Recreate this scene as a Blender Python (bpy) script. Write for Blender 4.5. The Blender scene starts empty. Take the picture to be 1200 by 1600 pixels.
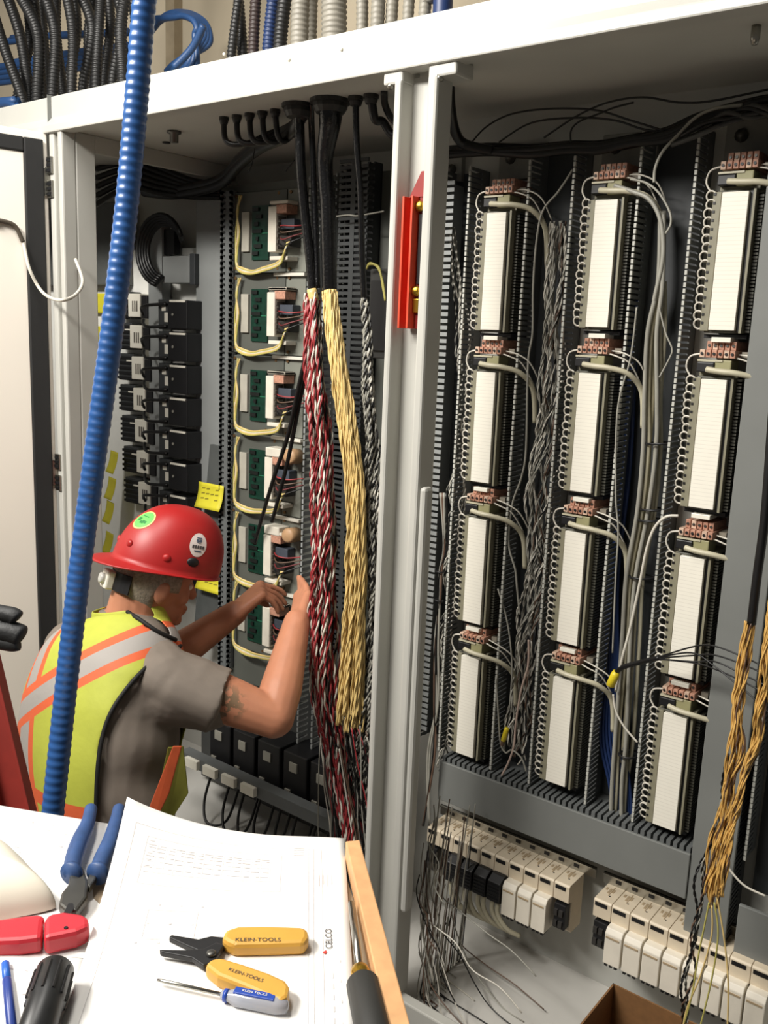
import bpy, bmesh, math, random
from mathutils import Vector, Matrix
random.seed(7)
scene = bpy.context.scene
COL = scene.collection

# ---------------------------------------------------------------- camera
CAM = Vector((0.0, -1.6, 1.65))
FPX = 1435.0
RX = Vector((0.78633388, 0.61654838, 0.03933345))      # image right in the world
DN = Vector((0.14639195, -0.12409509, -0.98141215))    # image down
FW = Vector((-0.60020698, 0.77747573, -0.18783789))    # view direction
cam_d = bpy.data.cameras.new('camera')
cam_d.sensor_fit = 'VERTICAL'; cam_d.sensor_height = 24.0
cam_d.lens = 24.0 * FPX / 1600.0
cam_d.clip_start = 0.02; cam_d.clip_end = 60
cam = bpy.data.objects.new('camera', cam_d); COL.objects.link(cam)
M4 = Matrix.Identity(4)
for i in range(3):
    M4[i][0] = RX[i]; M4[i][1] = -DN[i]; M4[i][2] = -FW[i]; M4[i][3] = CAM[i]
cam.matrix_world = M4
scene.camera = cam

# ---------------------------------------------------------------- light
world = bpy.data.worlds.new('world'); scene.world = world; world.use_nodes = True
bg = world.node_tree.nodes['Background']
bg.inputs[0].default_value = (1.0, 0.95, 0.88, 1); bg.inputs[1].default_value = 0.07
def area(name, loc, target, sx, sy, power, col=(1, 0.96, 0.895)):
    l = bpy.data.lights.new(name, 'AREA'); l.shape = 'RECTANGLE'; l.size = sx; l.size_y = sy
    l.energy = power; l.color = col
    o = bpy.data.objects.new(name, l); COL.objects.link(o); o.location = loc
    d = Vector(target) - Vector(loc); o.rotation_euler = d.to_track_quat('-Z', 'Y').to_euler()
    return o
area('ceiling_lamp_a', (-2.3, -2.2, 3.3), (-1.9, 0.0, 1.2), 1.25, 0.32, 64)
area('ceiling_lamp_b', (-1.6, -2.6, 3.3), (-0.9, 0.0, 1.2), 1.25, 0.32, 50)
area('ceiling_lamp_c', (-1.5, -0.85, 3.15), (-1.4, -0.8, 0.0), 1.25, 0.32, 20)
vs = scene.view_settings
vs.view_transform = 'Standard'; vs.look = 'None'; vs.gamma = 1.0; vs.use_curve_mapping = False
vs.exposure = 0.6

# ---------------------------------------------------------------- helpers
def W(px, py, t):                      # a point seen at a pixel of the 1200x1600 frame, t metres away
    return CAM + t * (RX * ((px - 600) / FPX) + DN * ((py - 800) / FPX) + FW)
def ON(px, py, X=None, Y=None, Z=None):
    d = RX * ((px - 600) / FPX) + DN * ((py - 800) / FPX) + FW
    if X is not None: t = (X - CAM.x) / d.x
    elif Y is not None: t = (Y - CAM.y) / d.y
    else: t = (Z - CAM.z) / d.z
    return CAM + d * t
def lin(c):
    c = c / 255.0
    return c / 12.92 if c <= 0.04045 else ((c + 0.055) / 1.055) ** 2.4
def srgb(r, g, b): return (lin(r), lin(g), lin(b), 1)
MATS = {}
def mat(name, rgb, rough=0.5, metal=0.0, var=0.08, scale=30.0, bump=0.0, bscale=200.0, spec=0.5, trans=0.0, coat=0.0):
    if name in MATS: return MATS[name]
    m = bpy.data.materials.new(name); m.use_nodes = True
    nt = m.node_tree; b = nt.nodes['Principled BSDF']
    base = srgb(*rgb)
    tc = nt.nodes.new('ShaderNodeTexCoord')
    n = nt.nodes.new('ShaderNodeTexNoise'); n.inputs['Scale'].default_value = scale; n.inputs['Detail'].default_value = 4
    nt.links.new(tc.outputs['Object'], n.inputs['Vector'])
    r = nt.nodes.new('ShaderNodeValToRGB')
    r.color_ramp.elements[0].position = 0.3; r.color_ramp.elements[1].position = 0.7
    r.color_ramp.elements[0].color = tuple(max(0, c * (1 - var)) for c in base[:3]) + (1,)
    r.color_ramp.elements[1].color = tuple(min(1, c * (1 + var)) for c in base[:3]) + (1,)
    nt.links.new(n.outputs['Fac'], r.inputs['Fac']); nt.links.new(r.outputs['Color'], b.inputs['Base Color'])
    b.inputs['Roughness'].default_value = rough; b.inputs['Metallic'].default_value = metal
    b.inputs['Specular IOR Level'].default_value = spec
    b.inputs['Transmission Weight'].default_value = trans
    b.inputs['Coat Weight'].default_value = coat
    if bump > 0:
        n2 = nt.nodes.new('ShaderNodeTexNoise'); n2.inputs['Scale'].default_value = bscale; n2.inputs['Detail'].default_value = 3
        nt.links.new(tc.outputs['Object'], n2.inputs['Vector'])
        bp = nt.nodes.new('ShaderNodeBump'); bp.inputs['Strength'].default_value = bump; bp.inputs['Distance'].default_value = 0.002
        nt.links.new(n2.outputs['Fac'], bp.inputs['Height']); nt.links.new(bp.outputs['Normal'], b.inputs['Normal'])
    MATS[name] = m
    return m

class MB:
    def __init__(s): s.v = []; s.f = []; s.mi = []
    def add(s, vs, fs, m=0):
        o = len(s.v); s.v += [tuple(v) for v in vs]
        for f in fs: s.f.append(tuple(o + i for i in f)); s.mi.append(m)
        return s
    def box(s, x0, x1, y0, y1, z0, z1, m=0):
        if x0 > x1: x0, x1 = x1, x0
        if y0 > y1: y0, y1 = y1, y0
        if z0 > z1: z0, z1 = z1, z0
        v = [(x0,y0,z0),(x1,y0,z0),(x1,y1,z0),(x0,y1,z0),(x0,y0,z1),(x1,y0,z1),(x1,y1,z1),(x0,y1,z1)]
        return s.add(v, [(3,2,1,0),(4,5,6,7),(0,1,5,4),(1,2,6,5),(2,3,7,6),(3,0,4,7)], m)
    def obox(s, c, ax, ay, az, m=0):   # centre and three half vectors
        c = Vector(c); ax = Vector(ax); ay = Vector(ay); az = Vector(az)
        if ax.cross(ay).dot(az) < 0: ax = -ax
        v = [c + i*ax + j*ay + k*az for k in (-1,1) for i, j in ((-1,-1),(1,-1),(1,1),(-1,1))]
        return s.add(v, [(3,2,1,0),(4,5,6,7),(0,1,5,4),(1,2,6,5),(2,3,7,6),(3,0,4,7)], m)
    def prism(s, poly, off, m=0):      # 3D polygon swept by off
        n = len(poly); off = Vector(off); a = [Vector(p) for p in poly]
        nrm = Vector((0,0,0))
        for i in range(n): nrm += a[i].cross(a[(i+1) % n])
        if nrm.dot(off) > 0: a.reverse()
        v = a + [p + off for p in a]
        f = [tuple(range(n)), tuple(range(2*n-1, n-1, -1))] + [(i, i+n, (i+1) % n + n, (i+1) % n) for i in range(n)]
        return s.add(v, f, m)
    def tube(s, pts, r, n=8, m=0, closed=False, squash=None):
        P = [Vector(p) for p in pts]; k = len(P)
        rr = r if isinstance(r, (list, tuple)) else [r] * k
        vs = []; up = None
        for i in range(k):
            if closed: t = P[(i+1) % k] - P[i-1]
            else: t = P[min(i+1, k-1)] - P[max(i-1, 0)]
            if t.length < 1e-9: t = Vector((0,0,1))
            t.normalize()
            if up is None:
                up = Vector((0,0,1)) if abs(t.z) < 0.9 else Vector((1,0,0))
            a = up - t * up.dot(t)
            if a.length < 1e-6: a = t.orthogonal()
            a.normalize(); up = a; b = t.cross(a)
            for j in range(n):
                th = 2*math.pi*j/n
                vs.append(P[i] + (a*math.cos(th) + b*math.sin(th)) * rr[i])
        fs = []
        for i in range(k if closed else k-1):
            i2 = (i+1) % k
            for j in range(n):
                j2 = (j+1) % n
                fs.append((i*n+j, i*n+j2, i2*n+j2, i2*n+j))
        if not closed:
            fs.append(tuple(range(n-1, -1, -1))); fs.append(tuple((k-1)*n + j for j in range(n)))
        return s.add(vs, fs, m)
    def lathe(s, prof, o, ax, n=20, m=0):   # prof: (radius, height) along ax from o
        o = Vector(o); ax = Vector(ax).normalized(); a = ax.orthogonal().normalized(); b = ax.cross(a)
        vs = []; k = len(prof)
        for r, h in prof:
            r = max(r, 1e-5)
            for j in range(n):
                th = 2*math.pi*j/n; vs.append(o + ax*h + (a*math.cos(th) + b*math.sin(th))*r)
        fs = [(i*n+j, i*n+(j+1) % n, (i+1)*n+(j+1) % n, (i+1)*n+j) for i in range(k-1) for j in range(n)]
        fs.append(tuple(range(n-1, -1, -1))); fs.append(tuple((k-1)*n + j for j in range(n)))
        return s.add(vs, fs, m)
    def ell(s, c, ax, ay, az, nu=20, nv=12, m=0):   # ellipsoid with three half-axis vectors
        c = Vector(c); ax = Vector(ax); ay = Vector(ay); az = Vector(az)
        if ax.cross(ay).dot(az) < 0: ax = -ax
        vs = [c - az]
        for i in range(1, nv):
            ph = -math.pi/2 + math.pi*i/nv
            for j in range(nu):
                th = 2*math.pi*j/nu
                vs.append(c + ax*math.cos(ph)*math.cos(th) + ay*math.cos(ph)*math.sin(th) + az*math.sin(ph))
        vs.append(c + az)
        fs = [(0, 1+(j+1) % nu, 1+j) for j in range(nu)]
        for i in range(nv-2):
            for j in range(nu):
                a = 1+i*nu; b = a+nu
                fs.append((a+j, a+(j+1) % nu, b+(j+1) % nu, b+j))
        l = len(vs)-1; a = 1+(nv-2)*nu
        fs += [(a+j, a+(j+1) % nu, l) for j in range(nu)]
        return s.add(vs, fs, m)
    def caps(s, p0, r0, p1, r1, n=16, m=0):          # tapered capsule
        p0 = Vector(p0); p1 = Vector(p1); d = (p1-p0); L = d.length; d.normalize()
        prof = [(r0*math.cos(a), -r0*math.sin(a)) for a in (1.5, 1.2, .8, .4)] + [(r0, 0), (r1, L)] + [(r1*math.cos(a), L + r1*math.sin(a)) for a in (.4, .8, 1.2, 1.5)]
        return s.lathe(prof, p0, d, n, m)
    def grid(s, fn, nu, nv, m=0, cu=False):
        vs = [fn(i/nu, j/nv) for j in range(nv+1) for i in range(nu + (0 if cu else 1))]
        w = nu if cu else nu+1
        fs = [(j*w+i, j*w+(i+1) % w, (j+1)*w+(i+1) % w, (j+1)*w+i) for j in range(nv) for i in range(nu)]
        return s.add(vs, fs, m)
    def mesh(s, name):
        me = bpy.data.meshes.new(name); me.from_pydata(s.v, [], s.f); me.update()
        return me
    def build(s, name, mats, parent=None, smooth=False, bevel=0, origin=None, kind=None, label=None, solid=0, subd=0):
        me = bpy.data.meshes.new(name)
        if origin is None: origin = Vector((0,0,0))
        o = Vector(origin)
        me.from_pydata([(v[0]-o.x, v[1]-o.y, v[2]-o.z) for v in s.v], [], s.f)
        if not isinstance(mats, (list, tuple)): mats = [mats]
        for m in mats: me.materials.append(m)
        if len(mats) > 1: me.polygons.foreach_set('material_index', s.mi)
        if smooth: me.polygons.foreach_set('use_smooth', [True]*len(me.polygons))
        me.update()
        ob = bpy.data.objects.new(name, me); COL.objects.link(ob); ob.location = o
        if parent is not None:
            ob.parent = parent
            if parent.get('_abs'):
                ob.location = o - Vector(parent['_abs'])
        if solid:
            md = ob.modifiers.new('solid', 'SOLIDIFY'); md.thickness = solid; md.offset = 0
        if subd:
            md = ob.modifiers.new('sub', 'SUBSURF'); md.levels = subd; md.render_levels = subd
        if bevel:
            md = ob.modifiers.new('bevel', 'BEVEL'); md.width = bevel; md.segments = 2; md.limit_method = 'ANGLE'
        if kind: ob['kind'] = kind
        if label: ob['label'] = label
        return ob
def tag(o, label, cat, group=None):
    o['label'] = label; o['category'] = cat
    if group: o['group'] = group
    return o
def thing(name, label, cat, loc=(0,0,0), group=None):
    # an Empty at the thing's base; parts given in world coordinates are shifted under it
    o = bpy.data.objects.new(name, None); COL.objects.link(o); o.location = loc
    o.empty_display_size = 0.05
    o['_abs'] = [float(c) for c in loc]
    return tag(o, label, cat, group)
def local(o):                          # parts of this Empty are given in its own coordinates
    if '_abs' in o: del o['_abs']
    return o
def copy_tree(o, parent=None):
    c = o.copy(); COL.objects.link(c)
    if parent is not None: c.parent = parent
    for ch in list(o.children): copy_tree(ch, c)
    return c
def smooth_path(pts, per=8):
    P = [Vector(p) for p in pts]
    if len(P) < 3: return [P[0].lerp(P[-1], i/per) for i in range(per+1)]
    out = []
    for i in range(len(P)-1):
        p0 = P[max(i-1, 0)]; p1 = P[i]; p2 = P[i+1]; p3 = P[min(i+2, len(P)-1)]
        for k in range(per):
            t = k/per
            out.append(0.5*((2*p1) + (p2-p0)*t + (2*p0-5*p1+4*p2-p3)*t*t + (3*p1-p0-3*p2+p3)*t**3))
    out.append(P[-1]); return out
def resample(P, step):
    L = [0]
    for a, b in zip(P, P[1:]): L.append(L[-1] + (b-a).length)
    n = max(2, int(L[-1]/step)); out = []; j = 0
    for i in range(n+1):
        s = L[-1]*i/n
        while j < len(L)-2 and L[j+1] < s: j += 1
        q = (s-L[j])/max(1e-9, L[j+1]-L[j]); out.append(P[j].lerp(P[j+1], min(1, q)))
    return out
def frames(P):
    up = None; F = []
    for i in range(len(P)):
        t = (P[min(i+1, len(P)-1)] - P[max(i-1, 0)]).normalized()
        if up is None: up = Vector((1,0,0)) if abs(t.x) < .8 else Vector((0,1,0))
        a = up - t*up.dot(t); a.normalize(); up = a; F.append((a, t.cross(a), t))
    return F
def wire(name, label, cat, pts, r, m, group=None, n=6, per=8):
    o = MB().tube(smooth_path(pts, per), r, n).build(name, m, smooth=True)
    return tag(o, label, cat, group)
def struct(o): o['kind'] = 'structure'; return o
ORD = ['first','second','third','fourth','fifth','sixth','seventh','eighth','ninth','tenth','eleventh','twelfth','thirteenth','fourteenth','fifteenth','sixteenth','seventeenth','eighteenth']

# ---------------------------------------------------------------- materials
PAINT = mat('cabinet_paint', (182, 181, 174), 0.38, var=0.03, scale=6, bump=0.05, bscale=350)
PAINT_IN = mat('cabinet_inner_paint', (188, 187, 180), 0.5, var=0.04, scale=5)
DOORW = mat('door_paint', (238, 231, 219), 0.42, var=0.02, scale=3)
GASKET = mat('gasket_rubber', (28, 28, 28), 0.7)
DUCTG = mat('duct_grey', (98, 101, 101), 0.55, var=0.05)
DUCTD = mat('duct_dark', (52, 55, 57), 0.55, var=0.06)
DTIP = mat('duct_tip_lit', (184, 184, 176), 0.5, var=0.05)  # paler than the duct grey: light on the finger tips painted into the colour
COVER = mat('cover_grey', (118, 120, 117), 0.5, var=0.05, scale=8)
PANELG = mat('panel_grey', (142, 145, 144), 0.5, var=0.05, scale=8)
BLACK = mat('black_plastic', (22, 22, 24), 0.45, var=0.15)
TAPE = mat('black_tape', (13, 13, 14), 0.22, var=0.2, bump=0.5, bscale=160)
RUBB = mat('black_jacket', (14, 14, 15), 0.4, var=0.2)
LABELW = mat('label_white', (236, 232, 218), 0.35, var=0.02)
CREAM = mat('cream_plastic', (214, 200, 176), 0.5, var=0.05)
CREAML = mat('cream_light', (226, 219, 204), 0.5, var=0.04)
STEEL = mat('bright_steel', (170, 168, 160), 0.3, metal=1.0)
DSTEEL = mat('dark_steel', (95, 94, 90), 0.4, metal=0.8)
BRASS = mat('brass', (200, 160, 60), 0.3, metal=1.0)
WIREW = mat('wire_white', (205, 200, 188), 0.4)
WIREG = mat('wire_grey', (150, 148, 138), 0.45)
WIRECR = mat('wire_cream', (188, 182, 158), 0.45)
WIREY = mat('wire_yellow', (214, 186, 122), 0.38, var=0.12)
WIREGD = mat('wire_gold', (206, 164, 92), 0.35, var=0.15)
WIREYG = mat('wire_olive', (178, 170, 92), 0.45)
WIRER = mat('wire_red', (150, 48, 52), 0.4)
WIREB = mat('wire_blue', (26, 46, 88), 0.45)
WIREBR = mat('wire_brown', (98, 76, 62), 0.45)
COPPER = mat('terminal_orange', (182, 134, 112), 0.55, var=0.3, scale=150)
COPPER2 = mat('terminal_tan', (206, 176, 154), 0.55, var=0.25, scale=150)
STICKY = mat('sticky_yellow', (204, 194, 44), 0.6, var=0.05)
BLUEC = mat('conduit_blue', (42, 84, 142), 0.36, var=0.06, coat=0.1)
REDP = mat('latch_red', (190, 40, 28), 0.4, var=0.08)
# ================================================================ room
struct(MB().box(-6, 3, -5, 2.2, -0.12, -0.02).build('floor', mat('floor_concrete', (92, 88, 82), 0.7, var=0.12, scale=4)))
struct(MB().box(-6, 3, 1.25, 1.35, -0.02, 4.0).build('wall_back', mat('wall_beige', (216, 202, 176), 0.8, var=0.06, scale=4, bump=0.1, bscale=60)))
tag(MB().box(-6, 3, 1.19, 1.25, 2.52, 2.62).build('wall_pipe', mat('pipe_rust', (120, 92, 74), 0.6)), 'brown horizontal rail fixed along the beige wall above the cabinet', 'rail')

# ================================================================ cabinet shell
CEIL = 2.19; XL = -2.425; BK = 0.64
cab = thing('electrical_cabinet', 'large white steel electrical cabinet with open bays and a centre post', 'cabinet', (-1.2, 0.3, 0))
XR = 1.2
# header: front face and rolled lip that runs over both bays
MB().box(-4.2, XR, 0.0, 0.02, CEIL+0.028, 2.285).build('header_face', PAINT, cab, bevel=0.004)
lip = MB()
lip.prism([(-4.2, -0.022, 2.182), (-4.2, 0.022, 2.182), (-4.2, 0.022, 2.228), (-4.2, 0.001, 2.228), (-4.2, -0.020, 2.205)], (XR+4.2, 0, 0))
lip.build('header_lip', PAINT, cab, bevel=0.004)
MB().box(-4.2, XR, 0.02, 0.70, 2.275, 2.285).build('roof_plate', PAINT, cab)
MB().box(-4.2, XR, 0.02, 0.70, CEIL, CEIL+0.004).build('inner_ceiling', PAINT_IN, cab)
MB().box(-4.2, -1.20, BK+0.02, BK+0.03, 0.0, CEIL).build('back_panel', PAINT_IN, cab)
MB().box(-1.45, XR, 0.44, 0.45, 0.0, CEIL).build('mounting_panel', mat('panel_white', (176, 176, 170), 0.5, var=0.04, scale=5), cab)
MB().box(-1.46, -1.45, 0.43, BK+.02, 0.0, CEIL).build('divider', PAINT_IN, cab)
MB().box(-4.2, XR, 0.0, 0.66, -0.01, 0.03).build('floor_pan', mat('pan_white', (196, 194, 188), 0.5, var=0.05, scale=5), cab)
MB().box(-4.2, XR, -0.01, 0.02, 0.0, 0.09).build('sill', PAINT, cab, bevel=0.004)
# left post with a rolled edge, the inner jamb and the top rail of the open side
p = MB()
p.box(-2.495, -2.47, -0.012, 0.02, 0.05, 2.2); p.box(-2.47, -2.445, 0.0, 0.02, 0.05, 2.2)
p.box(-2.447, XL, -0.016, 0.03, 0.05, 2.2)
p.build('left_post', PAINT, cab, bevel=0.005)
MB().box(-2.435, XL, 0.03, 0.095, 0.05, CEIL).build('side_jamb', PAINT_IN, cab, bevel=0.003)
MB().box(-2.435, XL, 0.095, BK+0.01, 2.14, CEIL).build('side_rail', PAINT_IN, cab, bevel=0.003)
MB().box(-2.435, XL, BK-0.03, BK+0.02, 0.05, CEIL).build('rear_corner_post', PAINT_IN, cab, bevel=0.003)
# centre post: two rolled flanges with a recessed web
for nm, a, b in (('post_flange', -1.240, -1.222), ('post_flange', -1.156, -1.132)):
    MB().box(a, b, -0.018, 0.04, 0.05, 2.165).build(nm, PAINT, cab, bevel=0.006)
MB().box(-1.224, -1.154, 0.026, 0.038, 0.05, 2.175).build('post_web', PAINT, cab)
for a, b in ((-1.272, -1.222), (-1.158, -1.090)):
    bk = MB().box(a, b, -0.014, 0.05, 2.158, 2.19).build('corner_bracket', PAINT, cab, bevel=0.005)
    MB().lathe([(0.008, 0), (0.008, 0.006), (0.004, 0.009)], ((a+b)/2-0.01, -0.006, 2.160), (0, -0.3, -1), 10).build('bolt', STEEL, bk, smooth=True)
# door clip strip on the lower half of the right flange
MB().box(-1.134, -1.116, -0.012, 0.02, 0.32, 1.335).build('cover_strip', PAINT, cab, bevel=0.008)
# studs on the ceiling
MB().lathe([(0.02, 0), (0.02, 0.006), (0.012, 0.008), (0.012, 0.03)], ON(272, 205, Z=CEIL), (0, 0, -1), 12).build('ceiling_stud', DSTEEL, cab, smooth=True)
MB().lathe([(0.012, 0), (0.012, 0.004)], ON(260, 222, Z=CEIL), (0, 0, -1), 12).build('ceiling_hole_plug', BLACK, cab, smooth=True)
MB().lathe([(0.008, 0), (0.008, 0.02), (0.005, 0.03)], ON(1182, 40, Z=CEIL), (0, 0, -1), 10).build('ceiling_stud', STEEL, cab, smooth=True)
# hinge slots on the left post
for z in (2.095, 2.03, 1.235, 1.17):
    h = MB(); h.box(-2.500, -2.474, -0.019, -0.012, z-0.024, z+0.024)
    hh = h.build('hinge_plate', STEEL, cab, bevel=0.002)
    q = MB()
    for k in (-1, 0, 1): q.box(-2.496, -2.478, -0.021, -0.018, z+k*0.014-0.004, z+k*0.014+0.004)
    q.build('hinge_slot', BLACK, hh)
# white screws on the header face
for px, py in ((351, 85), (452, 93), (534, 77)):
    q = ON(px, py, Y=0.0); MB().lathe([(0.004, 0), (0.004, 0.003), (0.002, 0.005)], q, (0, -1, 0), 8).build('rivet', LABELW, cab, smooth=True)
# seam in the header above the left post
MB().box(-2.4965, -2.495, -0.0125, 0.001, 2.18, 2.287).build('header_seam', COVER, cab)

# ---------------------------------------------------------------- red latch plate in the recess of the centre post
lt = thing('latch_plate', 'bright red latch bracket bolted into the centre post recess', 'latch', (-1.17, 0.02, 1.67))
MB().prism([(-1.205, 0.02, 1.668), (-1.175, 0.02, 1.668), (-1.175, 0.02, 1.93), (-1.205, 0.02, 1.93)], (0, -0.012, 0)).build('base_plate', REDP, lt)
for xx in (-1.203, -1.181):
    MB().box(xx, xx+0.005, -0.022, 0.02, 1.668, 1.935).build('rib', mat('latch_orange', (214, 74, 48), 0.4), lt, bevel=0.001)
MB().prism([(-1.200, 0.018, 1.935), (-1.160, 0.018, 1.935), (-1.160, 0.018, 1.985), (-1.172, 0.018, 1.985)], (0, -0.02, 0)).build('bevelled_top', mat('latch_dark', (130, 30, 24), 0.5), lt)
MB().box(-1.174, -1.160, 0.0, 0.02, 1.668, 1.935).build('side_plate', mat('latch_dark', (130, 30, 24), 0.5), lt)
MB().box(-1.171, -1.160, -0.004, 0.018, 1.76, 1.90).build('slot', BLACK, lt)
for z, nm in ((1.915, 'brass_bolt'), (1.745, 'brass_bolt')):
    MB().lathe([(0.011, 0), (0.011, 0.008), (0.006, 0.012)], (-1.168, -0.003, z), (0.1, -1, 0), 12).build(nm, BRASS, lt, smooth=True)
MB().box(-1.176, -1.161, -0.008, 0.0, 1.70, 1.73).build('brass_tab', BRASS, lt, bevel=0.002)

# ---------------------------------------------------------------- open door at the left, hinged on the left post
HX, HY = -2.50, -0.012
dd = Vector((HX, HY, 0)); ang = math.radians(104)
du = Vector((math.cos(ang)*1.0, -math.sin(ang), 0)); du = Vector((-0.245, -0.9695, 0))  # away from the hinge
dn = Vector((0.9695, -0.245, 0))                                                       # inner face looks into the aisle
door = thing('cabinet_door', 'open cream cabinet door with black rubber gasket, hinged on the left post', 'door', (HX, HY, 0.06))
def dpt(s, n, z): v = dd + du*s + dn*n; return Vector((v.x, v.y, z))
def dbox(mb, s0, s1, n0, n1, z0, z1, m=0):
    mb.obox(dpt((s0+s1)/2, (n0+n1)/2, (z0+z1)/2), du*(s1-s0)/2, dn*(n1-n0)/2, Vector((0, 0, (z1-z0)/2)), m); return mb
DT, DB, DW = 2.185, 0.06, 1.12
dbox(MB(), 0.0, DW, -0.03, -0.005, DB, DT).build('door_skin', DOORW, door, bevel=0.003)
dbox(MB(), 0.07, DW-0.05, -0.005, 0.004, DB+0.05, DT-0.062).build('inner_face', DOORW, door, bevel=0.002)
g = MB(); dbox(g, 0.015, 0.07, -0.005, 0.010, DB+0.02, DT-0.022); dbox(g, 0.07, DW-0.02, -0.005, 0.010, DT-0.062, DT-0.022)
dbox(g, 0.07, DW-0.02, -0.005, 0.010, DB+0.02, DB+0.05); g.build('gasket', GASKET, door, bevel=0.004)
for z in (2.05, 1.2): dbox(MB(), -0.012, 0.014, -0.012, 0.003, z-0.04, z+0.04).build('hinge_leaf', STEEL, door, bevel=0.002)
# ground wire from the door to the post
def on_door(px, py, n=.012):
    d = W(px, py, 1.0) - CAM; t = (dd + dn*n - CAM).dot(dn)/d.dot(dn); return CAM + d*t
wp = [on_door(-14, 344), on_door(6, 346), on_door(24, 354), on_door(36, 378), on_door(46, 420, .03), on_door(66, 456, .05), W(92, 469, 2.5), W(116, 462, 2.56), W(129, 440, 2.62), W(118, 405, 2.66)]
gw = wire('door_ground_wire', 'thin white ground wire looping from the open door to the left post', 'wire', wp, 0.0048, WIREW, n=8)
MB().obox(on_door(-14, 344, .008), du*.02, dn*.008, Vector((0, 0, .014))).build('door_lug', STEEL, gw, bevel=.002)
MB().tube(smooth_path(wp[:4], 8), 0.0065, 8).build('dark_sleeve', mat('sleeve_brown', (70, 62, 52), 0.5), gw, smooth=True)
# ================================================================ right bay: wire ducts
PN = 0.44                                # mounting panel plane
def comb(mb, x, w, yf, yb, z0, z1, pitch=0.0125, fw=0.0078, head=True):
    # one slotted wall of a vertical duct: solid foot, fingers, thicker finger tips
    mb.box(x, x+w, yb-0.03, yb, z0, z1)
    z = z0 + pitch/2
    while z < z1:
        mb.box(x, x+w, yf+0.006, yb-0.03, z-fw/2, z+fw/2)
        if head: mb.box(x-0.0012, x+w+0.0012, yf, yf+0.006, z-fw*0.6, z+fw*0.6, 1)
        z += pitch
def vduct(label, xa, xb, z0, z1, yf=0.35, cover=False, base=DUCTD, pitch=0.0125, tip=DUCTG):
    d = thing('wire_duct', label, 'wire duct', ((xa+xb)/2, PN, z0), 'slotted wire ducts of the right bay')
    MB().box(xa, xb, PN-0.004, PN, z0, z1).build('base', base, d)
    for x in (xa, xb-0.003):
        m = MB(); comb(m, x, 0.003, yf, PN-0.004, z0, z1, pitch); m.build('finger_wall', [tip, DTIP], d, kind='stuff')
    return d
X1a = ON(822, 331, Y=.35).x; X1b = ON(893, 331, Y=.35).x
X2a = ON(994, 320, Y=.35).x; X2b = ON(1084, 310, Y=.35).x
X0b = ON(731, 340, Y=.35).x; X0a = X0b - 0.092
vduct('dark slotted wire duct beside the centre post, mostly empty', X0a, X0b, 0.55, 2.06, 0.35)
vduct('open wire duct packed with twisted grey pairs between first and second terminal columns', X1a, X1b, 0.55, 2.09, 0.35)
vduct('open wire duct holding cream and blue cables between second and third terminal columns', X2a, X2b, 0.55, 2.10, 0.35)
# bright comb next to the post
cmb = thing('slotted_comb', 'pale slotted duct edge seen right beside the centre post flange', 'wire duct', (-1.36, PN, 0.55))
cx = ON(697, 500, Y=.34).x
m = MB(); z = .60
while z < 2.02:
    m.box(cx-.035, cx+.004, .34, .344, z, z+.0095); m.box(cx-.035, cx-.031, .34, PN, z, z+.0095); z += .0165
m.box(cx-.036, cx-.030, .342, PN, .60, 2.02)
m.build('finger_row', PANELG, cmb, kind='stuff')
MB().box(cx-.034, cx+.004, PN-.006, PN, .60, 2.02).build('base', DUCTD, cmb)
# covered duct at the right
cd = thing('covered_wire_duct', 'wide grey wire duct with closed cover right of the third terminal column', 'wire duct', (-0.53, PN, 0.3))
MB().box(-0.583, -0.490, 0.335, 0.345, 0.20, 2.12).build('cover', COVER, cd, bevel=0.002)
for x in (-0.580, -0.496):
    m = MB(); comb(m, x, 0.003, 0.345, PN, 0.20, 2.12, head=False); m.build('finger_wall', DUCTD, cd, kind='stuff')
# horizontal duct under the terminal columns
hd = thing('horizontal_wire_duct', 'horizontal grey covered wire duct under the three terminal columns', 'wire duct', (-0.92, PN, 0.41))
MB().box(-1.268, -0.584, 0.330, 0.340, 0.424, 0.535).build('cover', COVER, hd, bevel=0.002)
m = MB(); x = -1.262
while x < -0.588:
    m.box(x, x+0.0095, 0.335, PN-0.03, 0.532, 0.548); m.box(x, x+0.0095, 0.340, PN-0.03, 0.424, 0.428); x += 0.0155
m.box(-1.266, -0.586, PN-0.03, PN, 0.53, 0.548); m.build('finger_wall', DUCTG, hd, kind='stuff')
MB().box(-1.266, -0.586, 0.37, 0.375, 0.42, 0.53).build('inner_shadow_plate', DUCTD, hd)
# next column beyond the covered duct
nx = thing('wire_duct', 'dark slotted wire duct at the right edge behind the gold wires', 'wire duct', (-0.42, PN, 0.4), 'slotted wire ducts of the right bay')
MB().box(-0.47, -0.30, PN-0.006, PN, 0.45, 2.1).build('base', DUCTD, nx)
m = MB(); comb(m, -0.478, 0.003, 0.36, PN-0.004, 0.55, 2.1, 0.0125); m.build('finger_wall', [DUCTG, DTIP], nx, kind='stuff')
MB().box(-0.47, -0.10, 0.335, 0.345, 0.30, 0.46).build('cover', COVER, nx, bevel=0.002)

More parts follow.
